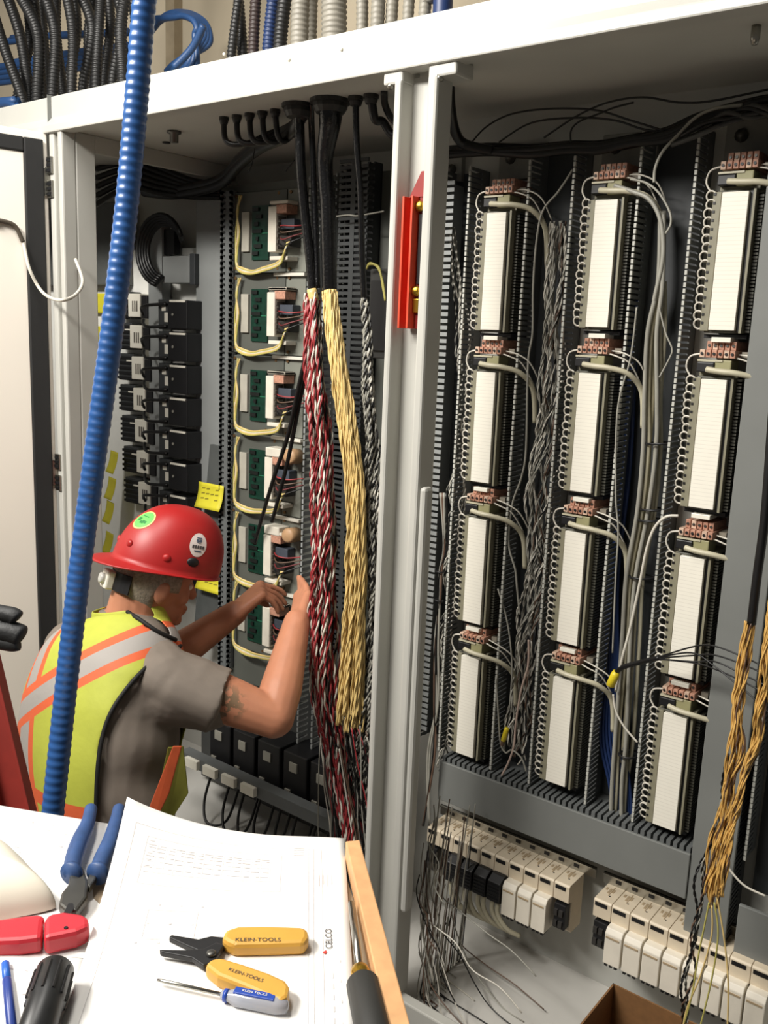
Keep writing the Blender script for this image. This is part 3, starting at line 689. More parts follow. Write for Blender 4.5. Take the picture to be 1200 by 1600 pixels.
def make_board():
    e = local(thing('circuit_board_unit', 'x', 'circuit board', (0, 0, 0), 'circuit board units of the left bay'))
    MB().box(0, lx(443, .012), -.012, 0, -.122, .122).build('carrier_plate', BOARDG, e, bevel=.002)
    MB().box(lx(443, .008), lx(474, .008), -.008, 0, -.122, .122).build('light_plate', BOARDL, e, bevel=.002)
    MB().box(lx(375, .02), lx(386, .02), -.020, -.012, -.058, .062).build('name_strip', mat('strip_grey', (170, 166, 154), .5), e, bevel=.001)
    x0, x1 = lx(391, .018), lx(416, .018)
    MB().box(x0, x1, -.018, -.012, -.084, .078).build('circuit_board', PCB, e)
    for i in range(7):
        z = -.07 + i*.022
        MB().box(x0+.006+(i % 3)*.008, x0+.032+(i % 2)*.014, -.024, -.018, z, z+.011).build('chip', mat('chip_black', (20, 24, 22), .4), e)
    MB().box(x0+.002, x1-.002, -.0195, -.0175, -.006, -.003).build('board_trace', mat('trace_green', (40, 110, 80), .4), e)
    c0, c1 = lx(415, .06), lx(427, .06)
    MB().box(c0, c1, -.060, -.012, -.066, .066).build('connector_block', mat('ivory', (212, 206, 192), .45), e, bevel=.002)
    for i in range(7): MB().box(c1, c1+.004, -.055, -.02, -.058+i*.0172, -.048+i*.0172).build('connector_slot', mat('slot_grey', (90, 84, 76), .5), e)
    r0 = c1 + .006
    MB().box(r0, r0+.050, -.052, -.010, -.052, -.018).build('relay', mat('relay_dark', (40, 36, 34), .4), e, bevel=.002)
    MB().box(r0, r0+.054, -.045, -.010, .000, .030).build('relay', mat('relay_blue', (66, 72, 82), .4), e, bevel=.002)
    MB().box(r0-.01, r0+.035, -.058, -.010, .045, .070).build('terminal_orange', COPPER, e, bevel=.002)
    MB().box(c0+.004, r0+.040, -.056, -.010, -.090, -.078).build('ivory_foot', MATS['ivory'], e, bevel=.002)
    MB().box(lx(425, .02), lx(472, .02), -.022, -.008, -.134, -.124).build('white_edge', mat('edge_white', (214, 210, 198), .5), e, bevel=.001)
    for x, z in ((.165, -.110), (.205, -.110), (.255, -.112), (.205, .112), (.255, .112), (.02, -.108), (.02, .112), (.28, .0)):
        MB().lathe([(.005, 0), (.005, .003)], (x, -.010 if x > .15 else -.012, z), (0, -1, 0), 8).build('screw', mat('screw_bronze', (120, 92, 62), .4, metal=.6), e)
    rnd = random.Random(2)
    xl = lx(368, .03)
    for k in range(5):
        o = k*.003; j = lambda: rnd.uniform(-.005, .005)
        q = [(xl+o+j(), -.026, .112), (xl+j(), -.03, .06), (xl+o+j(), -.03, .0), (xl+j(), -.03, -.05), (xl+o*.5, -.032, -.098), (xl+.02+o, -.036, -.120+o), (xl+.07, -.040+o, -.129+o), (xl+.13, -.045, -.122+o), (r0+.01, -.058, -.104+o), (r0+.034+o, -.064, -.07+o*2), (r0+.042+o, -.06, -.04)]
        MB().tube(smooth_path(q, 7), .0027, 6).build('yellow_wire', (WIREYG, WIREY, WIREW, WIREYG, WIREY)[k], e, smooth=True)
    for k in range(4):
        q = [(r0-.003, -.045, .01-.016*k), (r0+.03, -.066, .008-.02*k), (r0+.065, -.058, .006-.014*k), (lx(478, .03), -.03, .012-.01*k)]
        MB().tube(smooth_path(q, 6), .0022, 6).build('red_wire', (WIRER, WIREBR, mat('wire_maroon', (110, 40, 42), .5), RUBB)[k], e, smooth=True)
    return e
bd = make_board()
bn = ['highest circuit board unit in the left bay', 'second circuit board unit from the top', 'third circuit board unit from the top', 'fourth circuit board unit, with a tan relay behind two black cables', 'fifth circuit board unit, with a tan relay above the worker hands', 'lowest circuit board unit, behind the worker hands']
for k in range(6):
    b = bd if k == 0 else copy_tree(bd)
    b.location = (bx, LP, BZ[k]); b['label'] = bn[k] ; b['category'] = 'circuit board'
    if k in (3, 4):
        MB().lathe([(.006, 0), (.024, .004), (.024, .05), (.018, .055)], (lx(455, .05), -.01, .075), (0.15, -1, .1), 14).build('tan_relay', mat('tan_relay', (176, 140, 104), .5), b, smooth=True)
        MB().box(lx(416, .06), lx(440, .06), -.06, -.012, .070, .098).build('ivory_cap', MATS['ivory'], b, bevel=.003)
    else:
        MB().box(lx(416, .06), lx(444, .06), -.058, -.012, .072, .082).build('ivory_cap', MATS['ivory'], b, bevel=.003)
# slotted ducts of the left bay
def lduct(label, px0, px1, py, z0, z1, depth, pitch=.018, base=DUCTD, tip=DUCTG, front=False):
    x0 = ON(px0, py, Y=LP-depth).x; x1 = ON(px1, py, Y=LP-depth).x
    e = thing('wire_duct', label, 'wire duct', ((x0+x1)/2, LP, z0), 'slotted wire ducts of the left bay')
    MB().box(x0, x1, LP-.006, LP, z0, z1).build('base', base, e)
    for x in (x0, x1-.004):
        m = MB(); comb(m, x, .004, LP-depth, LP-.004, z0, z1, pitch, pitch*.6); m.build('finger_wall', [tip, tip], e, kind='stuff')
    if front:
        m = MB(); z = z0
        while z < z1: m.box(x0, x1, LP-depth-.003, LP-depth+.002, z, z+pitch*.55); z += pitch
        m.box((x0+x1)/2-.008, (x0+x1)/2+.008, LP-depth-.0035, LP-depth, z0, z1)
        m.build('front_slat', tip, e, kind='stuff')
    return e
lduct('narrow dark slotted duct left of the circuit boards', 347, 362, 600, .50, 2.08, .022, front=True)
lduct('slotted grey duct right of the circuit boards, fingers showing', 474, 499, 700, .30, 2.10, .08, base=BLACK, tip=PANELG, pitch=.0195)
lduct('wide black slotted duct behind the yellow wire bundle', 528, 572, 400, .35, 2.12, .06, base=BLACK, tip=mat('duct_black', (44, 47, 48), .5), front=True, pitch=.017)
# white wall piece and dark box seen right of the thin cable
wb = thing('dark_box', 'dark grey box behind the grey wire bundle near the centre post', 'box', (-1.5, .4, 1.2))
a = rng(576, 606, 420, 560, .36)
MB().box(a[0], a[1]+.06, .36, .48, a[2], a[3]).build('shell', mat('box_dark', (52, 52, 50), .5), wb, bevel=.003)
MB().box(a[0]+.01, a[1]+.05, .352, .36, a[2]+.02, a[3]-.03).build('lid', BLACK, wb, bevel=.002)
for k in range(3):
    MB().tube(smooth_path([ON(573, 420, Y=.34), ON(578, 411+k, Y=.33), ON(590+k, 418, Y=.33), ON(598, 440+k*4, Y=.33), ON(602, 470, Y=.33)], 6), .003, 6).build('yellow_lead', WIREYG, wb, smooth=True)
pw('thin pale wire crossing behind the black cables near the top', [(526, 338), (545, 336), (560, 337), (600, 330)], .40, .0022, WIREG)

# ---------------------------------------------------------------- cable glands and black cables from the ceiling
def gland(label, px, py, R, h=.03):
    c = ON(px, py, Z=CEIL); e = thing('cable_gland', label, 'cable gland', c, 'cable glands in the left bay ceiling')
    MB().lathe([(R*1.0, 0), (R*1.0, .008), (R*.86, .009), (R*.86, h*.6), (R*.7, h)], c, (0, 0, -1), 18).build('nut', mat('gland_black', (34, 33, 32), .5), e, smooth=False)
    return c
g1 = gland('wide grey cable gland, left of the two large ones', 466, 163, .040)
g2 = gland('wide black cable gland, right of the two large ones', 516, 156, .048)
g3 = gland('small black cable gland over the thin cable', 556, 151, .018, .02)
g4 = gland('small black cable gland nearest the centre post', 580, 148, .018, .02)
SG = [gland('%s small cable gland of the row at the left' % ORD[k], 350+k*20, 183-k*3, .013, .018) for k in range(5)]
for k, c in enumerate(SG):
    d = Vector((c.x, c.y, c.z))
    e = ON(455 + k*4, 200+k*2, Y=.20)
    wire('thin_black_cable', '%s thin black cable sagging from the small gland row' % ORD[k], 'cable', [d, d+Vector((.01, .0, -.06)), d.lerp(e, .35)+Vector((0, 0, -.055)), d.lerp(e, .7)+Vector((0, 0, -.02)), e], .0075, RUBB, n=8)
wire('black_cable', 'black cable curving from the small gland to behind the centre post', 'cable', [g4, g4+Vector((.005, .01, -.05)), ON(598, 190, Y=.16), ON(610, 208, Y=.17), ON(625, 215, Y=.18)], .010, RUBB, n=10)
wire('black_cable', 'second black cable bending down beside the centre post', 'cable', [ON(600, 142, Z=CEIL), ON(602, 165, Y=.15), ON(612, 185, Y=.16), ON(625, 196, Y=.17)], .008, RUBB, n=10)
# thick loom going left from the first gland into the next section
loom = thing('cable_loom', 'thick black cable loom bending left from the gland into the next section', 'cable bundle', ON(420, 220, Y=.3))
for k in range(6):
    o = random.uniform(-6, 6)
    pts = [ON(468+k*2, 172, Y=.125), ON(462, 196+o*.4, Y=.14), ON(440, 212+o, Y=.18), ON(405, 228+o, Y=.26), ON(375, 252+o, Y=.36), ON(350, 280+o, Y=.45), ON(320, 292+o, Y=.50), ON(270, 300+o, Y=.53), ON(225, 296+o, Y=.56)]
    MB().tube(smooth_path(pts, 7), .0145, 8).build('cable', RUBB, loom, smooth=True)
for e in ([(398, 232), (394, 255), (388, 270)], [(460, 250), (450, 262), (446, 268)]):
    MB().tube(smooth_path([ON(px, py, Y=.24) for px, py in e], 6), .0018, 5).build('loose_lead', RUBB, loom, smooth=True)
# the three trunk cables with their conductors
def sp_lin(a, b, c, peak=.5): return lambda u: ((a+(b-a)*u/peak if u < peak else b+(c-b)*(u-peak)/(1-peak)),)*2
red = thing('multicore_cable', 'taped black cable opening into twisted red, white and black wires', 'cable', ON(490, 800, Y=.20))
MB().tube(smooth_path([g1, ON(468, 200, Y=.13), ON(470, 260, Y=.14), ON(476, 330, Y=.16), ON(484, 400, Y=.17), ON(489, 455, Y=.175)], 8), .0125, 12).build('taped_jacket', TAPE, red, smooth=True)
MB().tube(smooth_path([ON(486, 160, Z=CEIL), ON(487, 200, Y=.15), ON(490, 280, Y=.17), ON(494, 380, Y=.18), ON(496, 450, Y=.18)], 8), .008, 10).build('inner_jacket', TAPE, red, smooth=True)
MB().tube(smooth_path([ON(487, 452, Y=.17), ON(491, 470, Y=.172)], 3), .013, 10).build('yellow_wrap', WIREY, red, smooth=True)
rp = [ON(488, 458, Y=.175), ON(490, 520, Y=.17), ON(494, 600, Y=.17), ON(502, 700, Y=.17), ON(507, 800, Y=.165), ON(506, 900, Y=.16), ON(506, 1000, Y=.16), ON(510, 1090, Y=.16), ON(530, 1180, Y=.17), ON(548, 1260, Y=.17), ON(556, 1340, Y=.17)]
strands('x', '', '', rp, sp_lin(.020, .038, .05, .6), [(0, 4), (4, 4), (0, 4), (2, 4), (4, 0), (2, 0)], 34, .0027, twist=.06, wob=.006, seed=21).build('red_white_pair', WM, red, smooth=True, kind='stuff')
yel = thing('multicore_cable', 'thick taped black cable opening into a rope of yellow wires', 'cable', ON(550, 800, Y=.18))
MB().tube(smooth_path([g2, ON(516, 190, Y=.12), ON(508, 250, Y=.14), ON(512, 320, Y=.155), ON(514, 400, Y=.165), ON(515, 456, Y=.17)], 8), [.030]*10 + [.026]*8 + [.0205]*30, 14).build('taped_jacket', TAPE, yel, smooth=True) if False else None
jp = smooth_path([g2, ON(516, 190, Y=.12), ON(508, 250, Y=.14), ON(512, 320, Y=.155), ON(514, 400, Y=.165), ON(515, 456, Y=.17)], 8)
MB().tube(jp, [.034 - .0150*min(1, i/16) for i in range(len(jp))], 14).build('taped_jacket', TAPE, yel, smooth=True)
yp = [ON(515, 454, Y=.16), ON(522, 520, Y=.155), ON(532, 590, Y=.15), ON(545, 680, Y=.15), ON(555, 760, Y=.15), ON(557, 860, Y=.15), ON(553, 980, Y=.15), ON(549, 1060, Y=.15), ON(547, 1140, Y=.15)]
strands('x', '', '', yp, sp_lin(.017, .027, .036, .7), [(5, 5)], 46, .0022, twist=.10, wob=.0025, seed=22).build('yellow_pair', WM, yel, smooth=True, kind='stuff')
yc = smooth_path(yp[:4], 8)
MB().tube(yc, [.0155 - .005*i/len(yc) for i in range(len(yc))], 12).build('yellow_core', mat('yellow_core', (205, 178, 110), .6, var=.15, scale=200, bump=.6, bscale=300), yel, smooth=True)
gry = thing('multicore_cable', 'thin black cable opening into grey and black twisted wires', 'cable', ON(580, 800, Y=.2))
MB().tube(smooth_path([g3, ON(557, 220, Y=.14), ON(563, 300, Y=.16), ON(566, 400, Y=.18), ON(569, 466, Y=.19)], 8), .0078, 10).build('black_jacket', TAPE, gry, smooth=True)
gp = [ON(569, 466, Y=.19), ON(573, 520, Y=.19), ON(576, 600, Y=.19), ON(582, 700, Y=.19), ON(585, 800, Y=.19), ON(588, 950, Y=.19), ON(583, 1100, Y=.19), ON(570, 1200, Y=.18), ON(568, 1330, Y=.18)]
strands('x', '', '', gp, sp_lin(.008, .020, .038, .5), [(1, 2), (0, 2), (1, 1), (2, 1)], 22, .0024, twist=.035, wob=.006, seed=23).build('grey_black_pair', WM, gry, smooth=True, kind='stuff')
# loose tails at the bottom
mb = MB(); rnd = random.Random(31)
for k in range(70):
    x0 = rnd.uniform(500, 575); y0 = rnd.uniform(1110, 1180); dx = rnd.uniform(0, 60); yy = rnd.uniform(.12, .22)
    pts = [ON(min(x0 + dx*u + rnd.uniform(-5, 5), 590), y0 + 230*u, Y=yy) for u in (0, .25, .5, .75, 1)]
    mb.tube(resample(smooth_path(pts, 6), .012), .0019, 5, m=rnd.choice([0, 1, 1, 1, 2, 3, 4, 2]))
tag(mb.build('wire_tails', WM, smooth=True), 'mass of grey, black and red wire tails left of the centre post foot', 'wire bundle')['kind'] = 'stuff'
wire('black_cable', 'left of two slim black cables hanging in front of the fourth circuit board', 'cable', [ON(497, 480, Y=.25), ON(470, 590, Y=.28), ON(450, 680, Y=.32), ON(430, 740, Y=.36), ON(412, 800, Y=.40), ON(398, 850, Y=.42)], .0062, RUBB, n=8)
wire('black_cable', 'right of two slim black cables hanging in front of the fourth circuit board', 'cable', [ON(500, 500, Y=.26), ON(474, 600, Y=.30), ON(458, 680, Y=.33), ON(445, 740, Y=.36), ON(425, 815, Y=.40)], .0062, RUBB, n=8)

# ---------------------------------------------------------------- the next section seen through the open side
NP = 0.62
ns = thing('equipment_board', 'pale grey mounting panel of the next section beyond the open side', 'panel', (-2.9, NP, .2))
MB().box(-4.1, -2.44, NP, NP+.012, .2, 1.93).build('plate', mat('panel_pale', (228, 228, 222), .5, var=.03), ns)
a = rng(158, 192, 300, 400, NP); 
MB().box(-4.1, -2.95, NP-.05, NP-.004, 1.80, 2.10).build('dark_upper_box', mat('box_grey', (84, 86, 84), .5), ns, bevel=.003)
def strip(name, label, px0, px1, py0, py1, Y, th, m, cat='panel'):
    a = rng(px0, px1, py0, py1, Y)
    o = MB().box(a[0], a[1], Y, Y+th, a[2], a[3]).build(name, m, bevel=.002); return tag(o, label, cat)
strip('duct_cover', 'tall grey duct cover beside the black relay column', 306, 349, 303, 1000, NP-.07, .06, PANELG)
strip('duct_cover', 'narrow pale grey duct cover between the tags and black relays', 233, 254, 352, 900, NP-.05, .04, PANELG)
strip('duct_cover', 'dark narrow post above the black relay column', 249, 272, 358, 398, NP-.04, .03, BLACK)
strip('grey_box', 'small pale grey box at the top of the relay column', 254, 297, 400, 442, NP-.08, .07, PANELG, 'box')
strip('dark_post', 'dark slot strip right of the small pale grey box', 296, 304, 396, 445, NP-.09, .05, DUCTD)
# leaning grey cover with sticky notes
a = rng(310, 362, 700, 1010, NP-.10)
lc = MB().prism([ON(328, 694, Y=NP-.13), ON(363, 700, Y=NP-.13), ON(352, 1010, Y=NP-.11), ON(300, 1010, Y=NP-.11)], (0, .012, 0)).build('loose_duct_cover', mat('cover_dark', (82, 85, 84), .5), bevel=.002)
tag(lc, 'dark grey loose duct cover leaning behind the hard hat', 'cover')
# black relays
RX0, RX1, _, _ = rng(253, 305, 600, 600, NP-.10)
def make_relay():
    e = local(thing('relay', 'x', 'relay', (0, 0, 0), 'black relays in a column'))
    w = RX1-RX0; h = .103
    MB().box(0, w*.42, -.065, 0, -h/2, h/2).build('base', mat('relay_base', (58, 60, 61), .45), e, bevel=.003)
    MB().box(w*.42, w, -.085, 0, -h/2+.003, h/2-.003).build('body', BLACK, e, bevel=.004)
    MB().box(w*.12, w*.24, -.0665, -.064, .012, .026).build('white_mark', LABELW, e)
    MB().box(w*.20, w*.34, -.0665, -.064, -.026, .006).build('white_mark', LABELW, e)
    for z in (.038, -.04): MB().lathe([(.007, 0), (.007, .003)], (w*.21, -.065, z), (0, -1, 0), 8).build('screw', DSTEEL, e)
    MB().box(w*.50, w*.95, -.088, -.083, h/2-.010, h/2-.003).build('white_wire_end', LABELW, e)
    MB().lathe([(.005, 0), (.005, .002)], (w*.58, -.085, 0), (0, -1, 0), 8).build('dot', WIREG, e)
    MB().tube(smooth_path([(w*.3, -.07, .035), (-.03, -.085, .03), (-.08, -.075, .02), (-.10, -.05, -.005)], 6), .0055, 6).build('black_wire', RUBB, e, smooth=True)
    MB().tube(smooth_path([(w*.3, -.07, -.04), (-.03, -.085, -.045), (-.075, -.07, -.035), (-.10, -.05, -.02)], 6), .0055, 6).build('black_wire', RUBB, e, smooth=True)
    return e
rly = make_relay()
for k in range(9):
    b = rly if k == 0 else copy_tree(rly)
    z = ON(280, 492+k*50, Y=NP-.10).z
    b.location = (RX0, NP-.05, z); b['label'] = '%s black relay from the top in the column left of the grey duct cover' % ORD[k]; b['category'] = 'relay'
def make_tagblk():
    e = local(thing('tag_terminal', 'x', 'terminal', (0, 0, 0), 'white tagged terminals left of the relays'))
    MB().box(-.028, .042, -.06, 0, -.042, .042).build('white_tag', LABELW, e, bevel=.003)
    for i in range(3): MB().box(-.002+i*.012, .004+i*.012, -.0615, -.059, -.022, .016).build('print_bar', mat('print_grey', (90, 84, 76), .6), e)
    MB().box(.042, .078, -.055, 0, -.046, .035).build('black_body', BLACK, e, bevel=.003)
    MB().box(-.12, -.028, -.05, 0, -.050, .050).build('dark_base', mat('relay_base', (46, 47, 48), .45), e, bevel=.003)
    for i in range(5): MB().box(-.12, -.03, -.056, -.05, -.045+i*.019, -.036+i*.019).build('base_rib', BLACK, e)
    MB().box(-.060, -.026, -.058, -.05, .022, .027).build('white_lead', LABELW, e)
    return e
tgb = make_tagblk()
for k in range(7):
    b = tgb if k == 0 else copy_tree(tgb)
    q = ON(208+k*2.6, 477+k*49.0, Y=NP-.06)
    b.location = (q.x, NP-.002, q.z); b['label'] = '%s white tagged terminal from the top, between conduit and relays' % ORD[k]; b['category'] = 'terminal'
# coil of black cable above the relays
coil = thing('cable_coil', 'coil of thick black cable above the relay column', 'cable', ON(255, 400, Y=.53))
for k in range(5):
    rr = .085 + k*.007; c = ON(258, 392, Y=.53)
    pts = [Vector((c.x + (rr+.01)*math.cos(a), .53 - .006*k, c.z + rr*1.05*math.sin(a))) for a in [math.radians(20 + i*12) for i in range(21)]]
    MB().tube(pts, .0075, 8).build('cable_turn', RUBB, coil, smooth=True)
for k in range(6):
    y0 = 245 + k*9
    wire('black_cable', '%s black cable of the bunch seen through the open side top' % ORD[k], 'cable', [ON(150, 250+k*14, Y=.40), ON(200, 244+k*10, Y=.45), ON(250, 262+k*8, Y=.5), ON(300, 282+k*5, Y=.53), ON(345, 288+k*4, Y=.55)], .010, RUBB, n=8)
# lower heap: relays and rails in the foot of the left bay
lh = thing('lower_relay_row', 'black relay row with dangling wires low in the left bay', 'relay', (-1.8, .5, .2))
MB().box(-2.4, -1.30, .48, .49, .05, .46).build('plate', mat('low_plate', (60, 61, 60), .5), lh)
for k in range(7):
    x = -2.22 + k*.115
    rb = MB().box(x, x+.10, .36, .48, .18 + (k % 2)*.01, .36).build('relay_body', BLACK, lh, bevel=.004)
    MB().box(x+.03, x+.062, .355, .361, .30, .33).build('pale_mark', WIREG, rb)
    MB().box(x+.012, x+.034, .355, .361, .20, .235).build('pale_mark', WIREG, rb)
    MB().box(x+.06, x+.09, .34, .361, .185, .21).build('terminal', DSTEEL, rb)
for k in range(9):
    x = -2.2 + k*.085 + random.uniform(-.02, .02)
    MB().tube(smooth_path([(x, .35, .2), (x+.01, .30, .10), (x+.06, .27, .05), (x+.12, .30, .07), (x+.13, .35, .19)], 6), .0045, 6).build('black_wire', RUBB, lh, smooth=True)
MB().box(-2.3, -1.6, .30, .34, .20, .24).build('rail', DUCTG, lh)
for k in range(4): MB().box(-2.26+k*.09, -2.20+k*.09, .285, .30, .205, .235).build('pale_tag', LABELW, lh)

# ---------------------------------------------------------------- sticky notes
def note(label, c, ux, uz, w, h, curl=.25, lines=True):
    c = Vector(c); ux = Vector(ux).normalized(); uz = Vector(uz).normalized(); n = ux.cross(uz); 
    if n.dot(CAM-c) < 0: n = -n
    f = lambda u, v: c + ux*w*(u-.5) + uz*h*(v-.5) + n*(.003 + h*curl*(1-v)**2.2)
    o = MB().grid(f, 6, 8).build('sticky_note', STICKY, smooth=True, solid=.0006)
    tag(o, label, 'sticky note', 'yellow sticky notes')
    if lines:
        m = MB(); INK = mat('ink_olive', (128, 118, 24), .7)
        rr = random.Random(len(label))
        for i in range(3):
            for j in range(4):
                if rr.random() < .8:
                    u0 = .15 + j*.18; v0 = .75 - i*.2
                    m.add([f(u0, v0)+n*.0012, f(u0+.13, v0+.02)+n*.0012, f(u0+.13, v0+.07)+n*.0012, f(u0, v0+.05)+n*.0012], [(0, 1, 2, 3)])
        m.build('handwriting', INK, o)
    return o
XD = Vector((1, 0, 0)); ZD = Vector((0, 0, 1))
note('yellow sticky note on the leaning grey cover above the hard hat', ON(331, 775, Y=NP-.15), XD, ZD, .125, .085)
note('yellow sticky note on the leaning grey cover right of the hard hat', ON(330, 906, Y=NP-.13), XD, ZD, .125, .075)
note('narrow pale sticky note edge poking out beside the hard hat', ON(335, 872, Y=NP-.14), XD, ZD, .025, .06, .1, False)
jx = XL - .0
for k, (px, py, w, h, t) in enumerate(((160, 474, .10, .075, 'uppermost yellow sticky note left of the blue conduit'), (160, 524, .09, .07, 'second yellow sticky note left of the blue conduit'), (158, 568, .05, .05, 'third yellow sticky note, almost hidden by the blue conduit'))):
    note(t, ON(px, py, Y=NP-.012), XD, ZD, w, h, .1, False)
for k, (px, py, t) in enumerate(((179, 722, 'narrow yellow sticky note curling right of the blue conduit'), (176, 763, 'folded yellow sticky note right of the blue conduit'), (173, 800, 'rounded yellow sticky note above the hard hat brim'), (172, 848, 'greenish sticky note just above the hat brim'))):
    note(t, ON(px, py, Y=NP-.08), (1, -.3, 0), (0.1, 0, 1), .085, .085, .2, False)
# ================================================================ overhead conduits and cables
def corr(name, label, pts, r, m, group, pitch=.008, amp=.10, n=10, cat='conduit', spp=4):
    P = resample(smooth_path(pts, 10), pitch/spp)
    rr = [r*(1 + amp*math.cos(2*math.pi*i/spp)) for i in range(len(P))]
    return tag(MB().tube(P, rr, n).build(name, m, smooth=True), label, cat, group)
CBLK = mat('conduit_black', (26, 26, 26), .45, var=.2)
CGRY = mat('conduit_grey', (124, 120, 110), .5, var=.08)
TOP = 2.285
def base_at(px, py, Y): return ON(px, py, Y=Y)
blk_specs = [  # pixel at the top of the picture, pixel where it meets the header, depth, radius
    ((-10, 20), (36, 158), .16, .016), ((10, -10), (46, 156), .22, .017), ((30, -10), (58, 150), .14, .017), ((52, -10), (66, 150), .24, .015), ((70, -10), (82, 148), .18, .017),
    ((88, -10), (98, 142), .26, .015), ((104, -10), (112, 140), .16, .015), ((126, -10), (130, 134), .22, .016), ((158, -10), (150, 130), .20, .015), ((182, -10), (176, 124), .24, .014), ((196, -10), (192, 122), .18, .017), ((206, -10), (206, 118), .26, .016), ((40, -10), (26, 160), .30, .016), ((62, -10), (74, 150), .32, .016), ((116, -10), (104, 142), .34, .015), ((146, -10), (140, 132), .30, .015), ((170, -10), (163, 128), .32, .015)]
for k, (a, b, Y, r) in enumerate(blk_specs):
    p1 = ON(b[0], b[1], Y=Y); p0 = ON(a[0], a[1], Y=Y+.02)
    bow = ((k*37) % 5 - 2)*.018
    mid = p0.lerp(p1, .5) + Vector((bow + .02, 0, .02))
    foot = Vector((p1.x + .004, p1.y, TOP))
    corr('flexible_conduit', ('%s black ribbed conduit of the front row above the cabinet, counted from left' % ORD[k] if k < 12 else '%s black ribbed conduit of the rear row above the cabinet, counted from left' % ORD[k-12]), [Vector((p0.x-.02, p0.y+.08, 3.5)), Vector((p0.x-.01, p0.y+.04, 3.1)), p0 + (p0-mid)*.5, p0, mid, p1, foot], r, CBLK, 'black ribbed conduits above the cabinet', .011)
# black and blue cables right of the big blue conduit
sp2 = [((374, -10), (362, 82), .20, .012, CBLK, 'slim black cable standing right of the coiled blue cables'), ((372, -10), (379, 80), .24, .014, CBLK, 'dark ribbed cable standing second right of the coiled blue cables'), ((400, -10), (396, 74), .2, .014, mat('cable_brown', (46, 34, 32), .5), 'brownish black cable standing above the header middle'),
       ((428, -10), (420, 68), .22, .016, mat('cable_navy', (24, 44, 84), .45), 'navy blue cable standing above the header middle'), ((446, -10), (438, 64), .18, .017, CBLK, 'thick black cable left of the first pale conduit')]
for a, b, Y, r, m, lb in sp2:
    p1 = ON(b[0], b[1], Y=Y); p0 = ON(a[0], a[1], Y=Y)
    corr('standing_cable', lb, [Vector((p0.x, p0.y, 3.5)), Vector((p0.x, p0.y, 3.0)), p0 + (p0-p1), p0, p1, Vector((p1.x, p1.y, TOP))], r, m, 'dark cables above the header', .010, cat='cable')
sp3 = [((470, -10), (468, 60), .16, .022, 'widest of the left pale grey conduits'), ((484, -10), (482, 58), .26, .021, 'pale ribbed conduit behind the widest left one'), ((522, -10), (522, 50), .16, .030, 'thickest pale grey conduit above the header'), ((566, -10), (566, 36), .2, .014, 'slim grey conduit right of the thickest one'), ((592, -10), (590, 30), .18, .016, 'second slim grey conduit right of the thickest one'), ((614, -10), (612, 26), .2, .014, 'third slim grey conduit right of the thickest one'), ((640, -10), (638, 20), .2, .013, 'fourth slim grey conduit right of the thickest one'), ((668, -10), (664, 14), .2, .014, 'last slim grey conduit before the blue cable')]
for a, b, Y, r, lb in sp3:
    p1 = ON(b[0], b[1], Y=Y); p0 = ON(a[0], a[1], Y=Y)
    corr('flexible_conduit', lb, [Vector((p0.x, p0.y, 3.5)), Vector((p0.x, p0.y, 3.0)), p0 + (p0-p1), p0, p1, Vector((p1.x, p1.y, TOP))], r, CGRY, 'grey conduits above the header', .012, amp=.05)
p1 = ON(692, 8, Y=.2); wire('standing_cable', 'blue cable at the top edge right of the slim grey conduits', 'cable', [p1+Vector((0, 0, 1.1)), p1+Vector((0, 0, .2)), p1, Vector((p1.x, p1.y, TOP))], .022, WIREB, n=10)
# blue cables running level behind the black conduits
BLU = mat('cable_blue', (36, 68, 112), .45)
for k, (y0, y1) in enumerate(((98, 72), (106, 80), (114, 88), (122, 96), (60, 50), (150, 140))):
    Y = .55 + .01*k
    lb = ['topmost', 'second', 'third', 'fourth', 'separate upper', 'separate low'][k] + ' blue cable running level behind the black conduits'
    x1 = 200 if k < 5 else 30
    wire('blue_cable', lb, 'cable', [ON(-700, y0+90, Y=Y), ON(-60, y0+14, Y=Y), ON(20, y0, Y=Y), ON(100, (y0+y1)/2, Y=Y), ON(x1, y1, Y=Y)] if k < 5 else [ON(-500, 230, Y=.1), ON(-40, 168, Y=.1), ON(-5, 160, Y=.1), ON(18, 162, Y=.1), ON(30, 172, Y=.1)], .014, BLU, n=8)
for k in range(6):
    cx, cy = 282, 45; rx, ry = 26+k*4, 34+k*5
    pts = [ON(232, 30+k*5, Y=.42)] + [ON(cx+rx*math.cos(a), cy-ry*.6*math.sin(a)+k*2, Y=.40+.008*k) for a in [math.radians(v) for v in (120, 80, 40, 0, -30)]] + [ON(308 - k*6, 96, Y=.40), ON(300-k*8, 112, Y=.40)]
    wire('blue_cable', '%s blue cable turn of the coil right of the large blue conduit' % ORD[k], 'cable', pts, .010, BLU, 'blue cables above the header', n=8)
wire('blue_cable', 'blue cable slanting across the coil to the header', 'cable', [ON(318, 40, Y=.36), ON(300, 75, Y=.36), ON(272, 105, Y=.34)], .011, BLU, n=8)
tag(MB().box(-2.98, -2.93, .80, .84, TOP, TOP+.60).build('support_post', mat('post_tan', (150, 136, 112), .6)), 'short tan support post behind the coiled blue cables', 'post')

